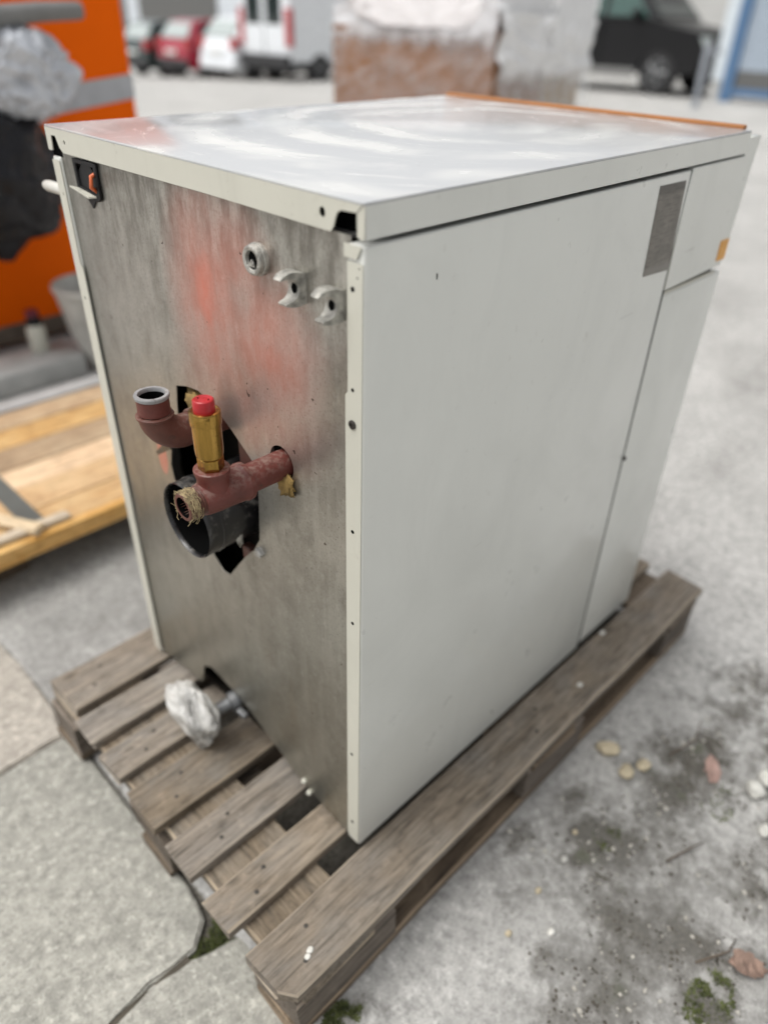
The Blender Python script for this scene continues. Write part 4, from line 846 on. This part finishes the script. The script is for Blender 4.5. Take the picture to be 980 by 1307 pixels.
# ================================================================== STONES, LEAF, GRIT, MOSS
def pebble(x, y, r, m, label, seed, sq=.75, cat='stone', rz=0, name='stone', group=None, z=0., stretch=1.25):
    bm = lump(bmesh.new(), (0, 0, 0), (r * stretch, r, r * sq), 3, .22, 1.6, seed)
    zmin = min(v.co.z for v in bm.verts); o = mesh_obj(name, bm, m, smooth=True); o.location = (x, y, z - zmin - r * .10); o.rotation_euler = (0, 0, rz); return tag(o, label, cat, group)
pebble(.552, -.138, .0150, M['stone'], 'largest tan stone of three lying closest to the pallet side', 1, rz=-.9, stretch=1.6)
pebble(.532, -.190, .0135, M['stone'], 'round tan stone in the middle of three beside the pallet', 2, rz=.3)
pebble(.570, -.206, .0120, M['stone'], 'smaller tan stone farthest from the pallet of three together', 3)
pebble(.672, -.382, .0165, M['stone_w'], 'larger white stone at the right edge of the dirt', 4, rz=.6)
pebble(.712, -.388, .0150, M['stone_w'], 'white stone lying just behind the larger white stone at right', 5)
pebble(.600, -.428, .0110, M['stone_w'], 'small pale stone at right, in front of the two white stones', 6)
G = 'small pale pebbles scattered on the concrete beside the pallet'
for i, (x, y, r, lab) in enumerate(((.180, -.257, .0058, 'white pebble on the concrete just right of the nearest yellowish pebble'), (.220, -.204, .0048, 'tan pebble in the middle of the loose row beside the pallet'), (.298, -.204, .0052, 'white pebble at the dirt edge, second farthest of the row beside the pallet'),
                                    (.355, -.189, .0042, 'smallest tan pebble, farthest of the loose row beside the pallet'), (.129, -.210, .0048, 'yellowish pebble nearest the close end of the pallet'))):
    pebble(x, y, r, M['stone_w'] if i in (0, 2) else M['stone'], lab, 10 + i, group=G, name='pebble', cat='pebble')
G2 = 'white crumbs on the pallet edge board'
for i, (x, y, r, lab) in enumerate(((.690, -.012, .0055, 'white crumb on the pallet edge board right against the far foot of the boiler'), (.532, -.058, .0048, 'white crumb in the middle of the pallet edge board beside the boiler'), (-.150, -.062, .0042, 'bigger of two white crumbs on the near end of the pallet edge board'), (-.158, -.066, .0036, 'smaller of two white crumbs on the near end of the pallet edge board'))):
    pebble(x, y, r, M['stone_w'], lab, 20 + i, group=G2, name='crumb', cat='crumb', z=.1445, sq=.4)
bm = lump(bmesh.new(), (0, 0, 0), (.030, .013, .010), 3, .45, 3.2, 41); o = mesh_obj('brick_chip', bm, M['brick'], loc=(.660, -.305, .006)); o.rotation_euler = (0, 0, .5); tag(o, 'pinkish broken brick chip lying in the dark dirt', 'brick chip')
# leaf: curled blade with midrib
bm = bmesh.new(); rows = []
for i in range(13):
    t = i / 12; w = .0175 * math.sin(math.pi * min(1, t * 1.02) ** .8) ** .8 + .0006; x = -.030 + .060 * t; row = []
    for j in range(7):
        s = -1 + 2 * j / 6; jag = 1 + .30 * noise.noise(Vector((i * 1.7, 3. if s > 0 else 9., 2))) * abs(s); row.append(bm.verts.new((x + .004 * abs(s) * math.sin(i * 2.1), s * w * jag, .003 + .009 * abs(s) ** 1.3 * (1 if s > 0 else .5) + .004 * math.sin(t * 5) + .0022 * math.sin(i * 1.9 + 2.2 * s) + (.0016 if j == 3 else 0))))
    rows.append(row)
for a, b in zip(rows, rows[1:]):
    for j in range(6): bm.faces.new((a[j], b[j], b[j + 1], a[j + 1]))
r_ = bmesh.ops.extrude_face_region(bm, geom=bm.faces[:])
for v in r_['geom']:
    if isinstance(v, bmesh.types.BMVert): v.co.z += .0006
bmesh.ops.recalc_face_normals(bm, faces=bm.faces[:])
o = mesh_obj('dry_leaf', bm, M['leaf'], loc=(.350, -.500, .004)); o.rotation_euler = (0, .1, -1.0); tag(o, 'dry brown curled leaf on the concrete beside the moss', 'leaf')
for k, (a, b, c, lab) in enumerate((((.63, -.23, .006), (.70, -.25, .010), (.76, -.235, .006), 'thin dark twig lying at the far end of the dirt'), ((.42, -.33, .005), (.47, -.35, .012), (.50, -.36, .006), 'short dark twig lying in the middle of the dirt'), ((.30, -.44, .004), (.35, -.47, .009), (.38, -.47, .005), 'thin dark twig lying close to the dry leaf'))):
    tag(mesh_obj('twig', tube(bmesh.new(), [a, b, c], [.0016, .0014, .0008], 6), M['twig'], smooth=True), lab, 'twig')
random.seed(11)
def crumbs(name, m, n, rmin, rmax, thr, label=None):
    bm = bmesh.new(); k = 0; tries = 0
    while k < n and tries < n * 60:
        tries += 1; x, y = random.uniform(-.1, 1.25), random.uniform(-.80, -.10)
        if dirt_at(x, y) < thr + random.random() * .35: continue
        r = rmin + (rmax - rmin) * random.random() ** 3; c = Vector((x, y, .001 + r * .4)); off = [Vector((random.uniform(-1, 1), random.uniform(-1, 1), random.uniform(-.7, .8))).normalized() * r * random.uniform(.7, 1.2) for _ in range(6)]
        r_ = bmesh.ops.create_icosphere(bm, subdivisions=1, radius=r)
        sx, sy = random.uniform(.7, 1.3), random.uniform(.7, 1.3)
        for v in r_['verts']: v.co = c + Vector((v.co.x * sx, v.co.y * sy, v.co.z * .7)) * random.uniform(.75, 1.2)
        k += 1
    o = mesh_obj(name, bm, m); o['kind'] = 'stuff'; return o
tag(crumbs('soil_crumbs', M['grit'], 3600, .0008, .0030, .24), 'dark crumbly soil scattered over the concrete right of the pallet', 'soil')
tag(crumbs('gravel_bits', M['chip'], 420, .0015, .0050, .18), 'pale gravel bits scattered through the dark soil', 'gravel')
def moss(cx, cy, rx_, ry_, n, label, z=0., seed=0):
    random.seed(seed); bm = bmesh.new()
    for k in range(n):
        a = random.random() * 6.283; q = random.random() ** .5; x, y = cx + rx_ * q * math.cos(a), cy + ry_ * q * math.sin(a)
        if noise.noise(Vector((x * 40, y * 40, seed))) < -.15: continue
        hgt = random.uniform(.003, .010) * (1.15 - q * .6); b = random.random() * 6.283; w = random.uniform(.0010, .0022); ln = random.uniform(-.004, .004), random.uniform(-.004, .004)
        p = Vector((x, y, z)); d = Vector((math.cos(b), math.sin(b), 0)) * w
        bm.faces.new([bm.verts.new(v) for v in (p - d, p + d, p + d * .7 + Vector((ln[0], ln[1], hgt * .6)), p - d * .2 + Vector((ln[0] * 1.8, ln[1] * 1.8, hgt)))])
    o = mesh_obj('moss', bm, M['moss']); o['kind'] = 'stuff'; return tag(o, label, 'moss')
moss(.262, -.480, .055, .030, 1500, 'bright green moss patch beside the dry leaf', seed=1)
moss(-.205, .112, .045, .028, 1100, 'green moss growing in the slab joint at the pallet end', z=-.012, seed=2)
moss(-.140, -.112, .040, .020, 1100, 'green moss tuft at the near corner of the pallet', seed=3)
moss(.385, -.235, .035, .022, 260, 'thin dull moss in the dirt close to the pallet', seed=4)
moss(.60, -.345, .05, .03, 160, 'sparse moss around the brick chip', seed=5)
moss(-.12, .335, .03, .10, 500, 'moss seen under the pallet boards', z=0, seed=6)
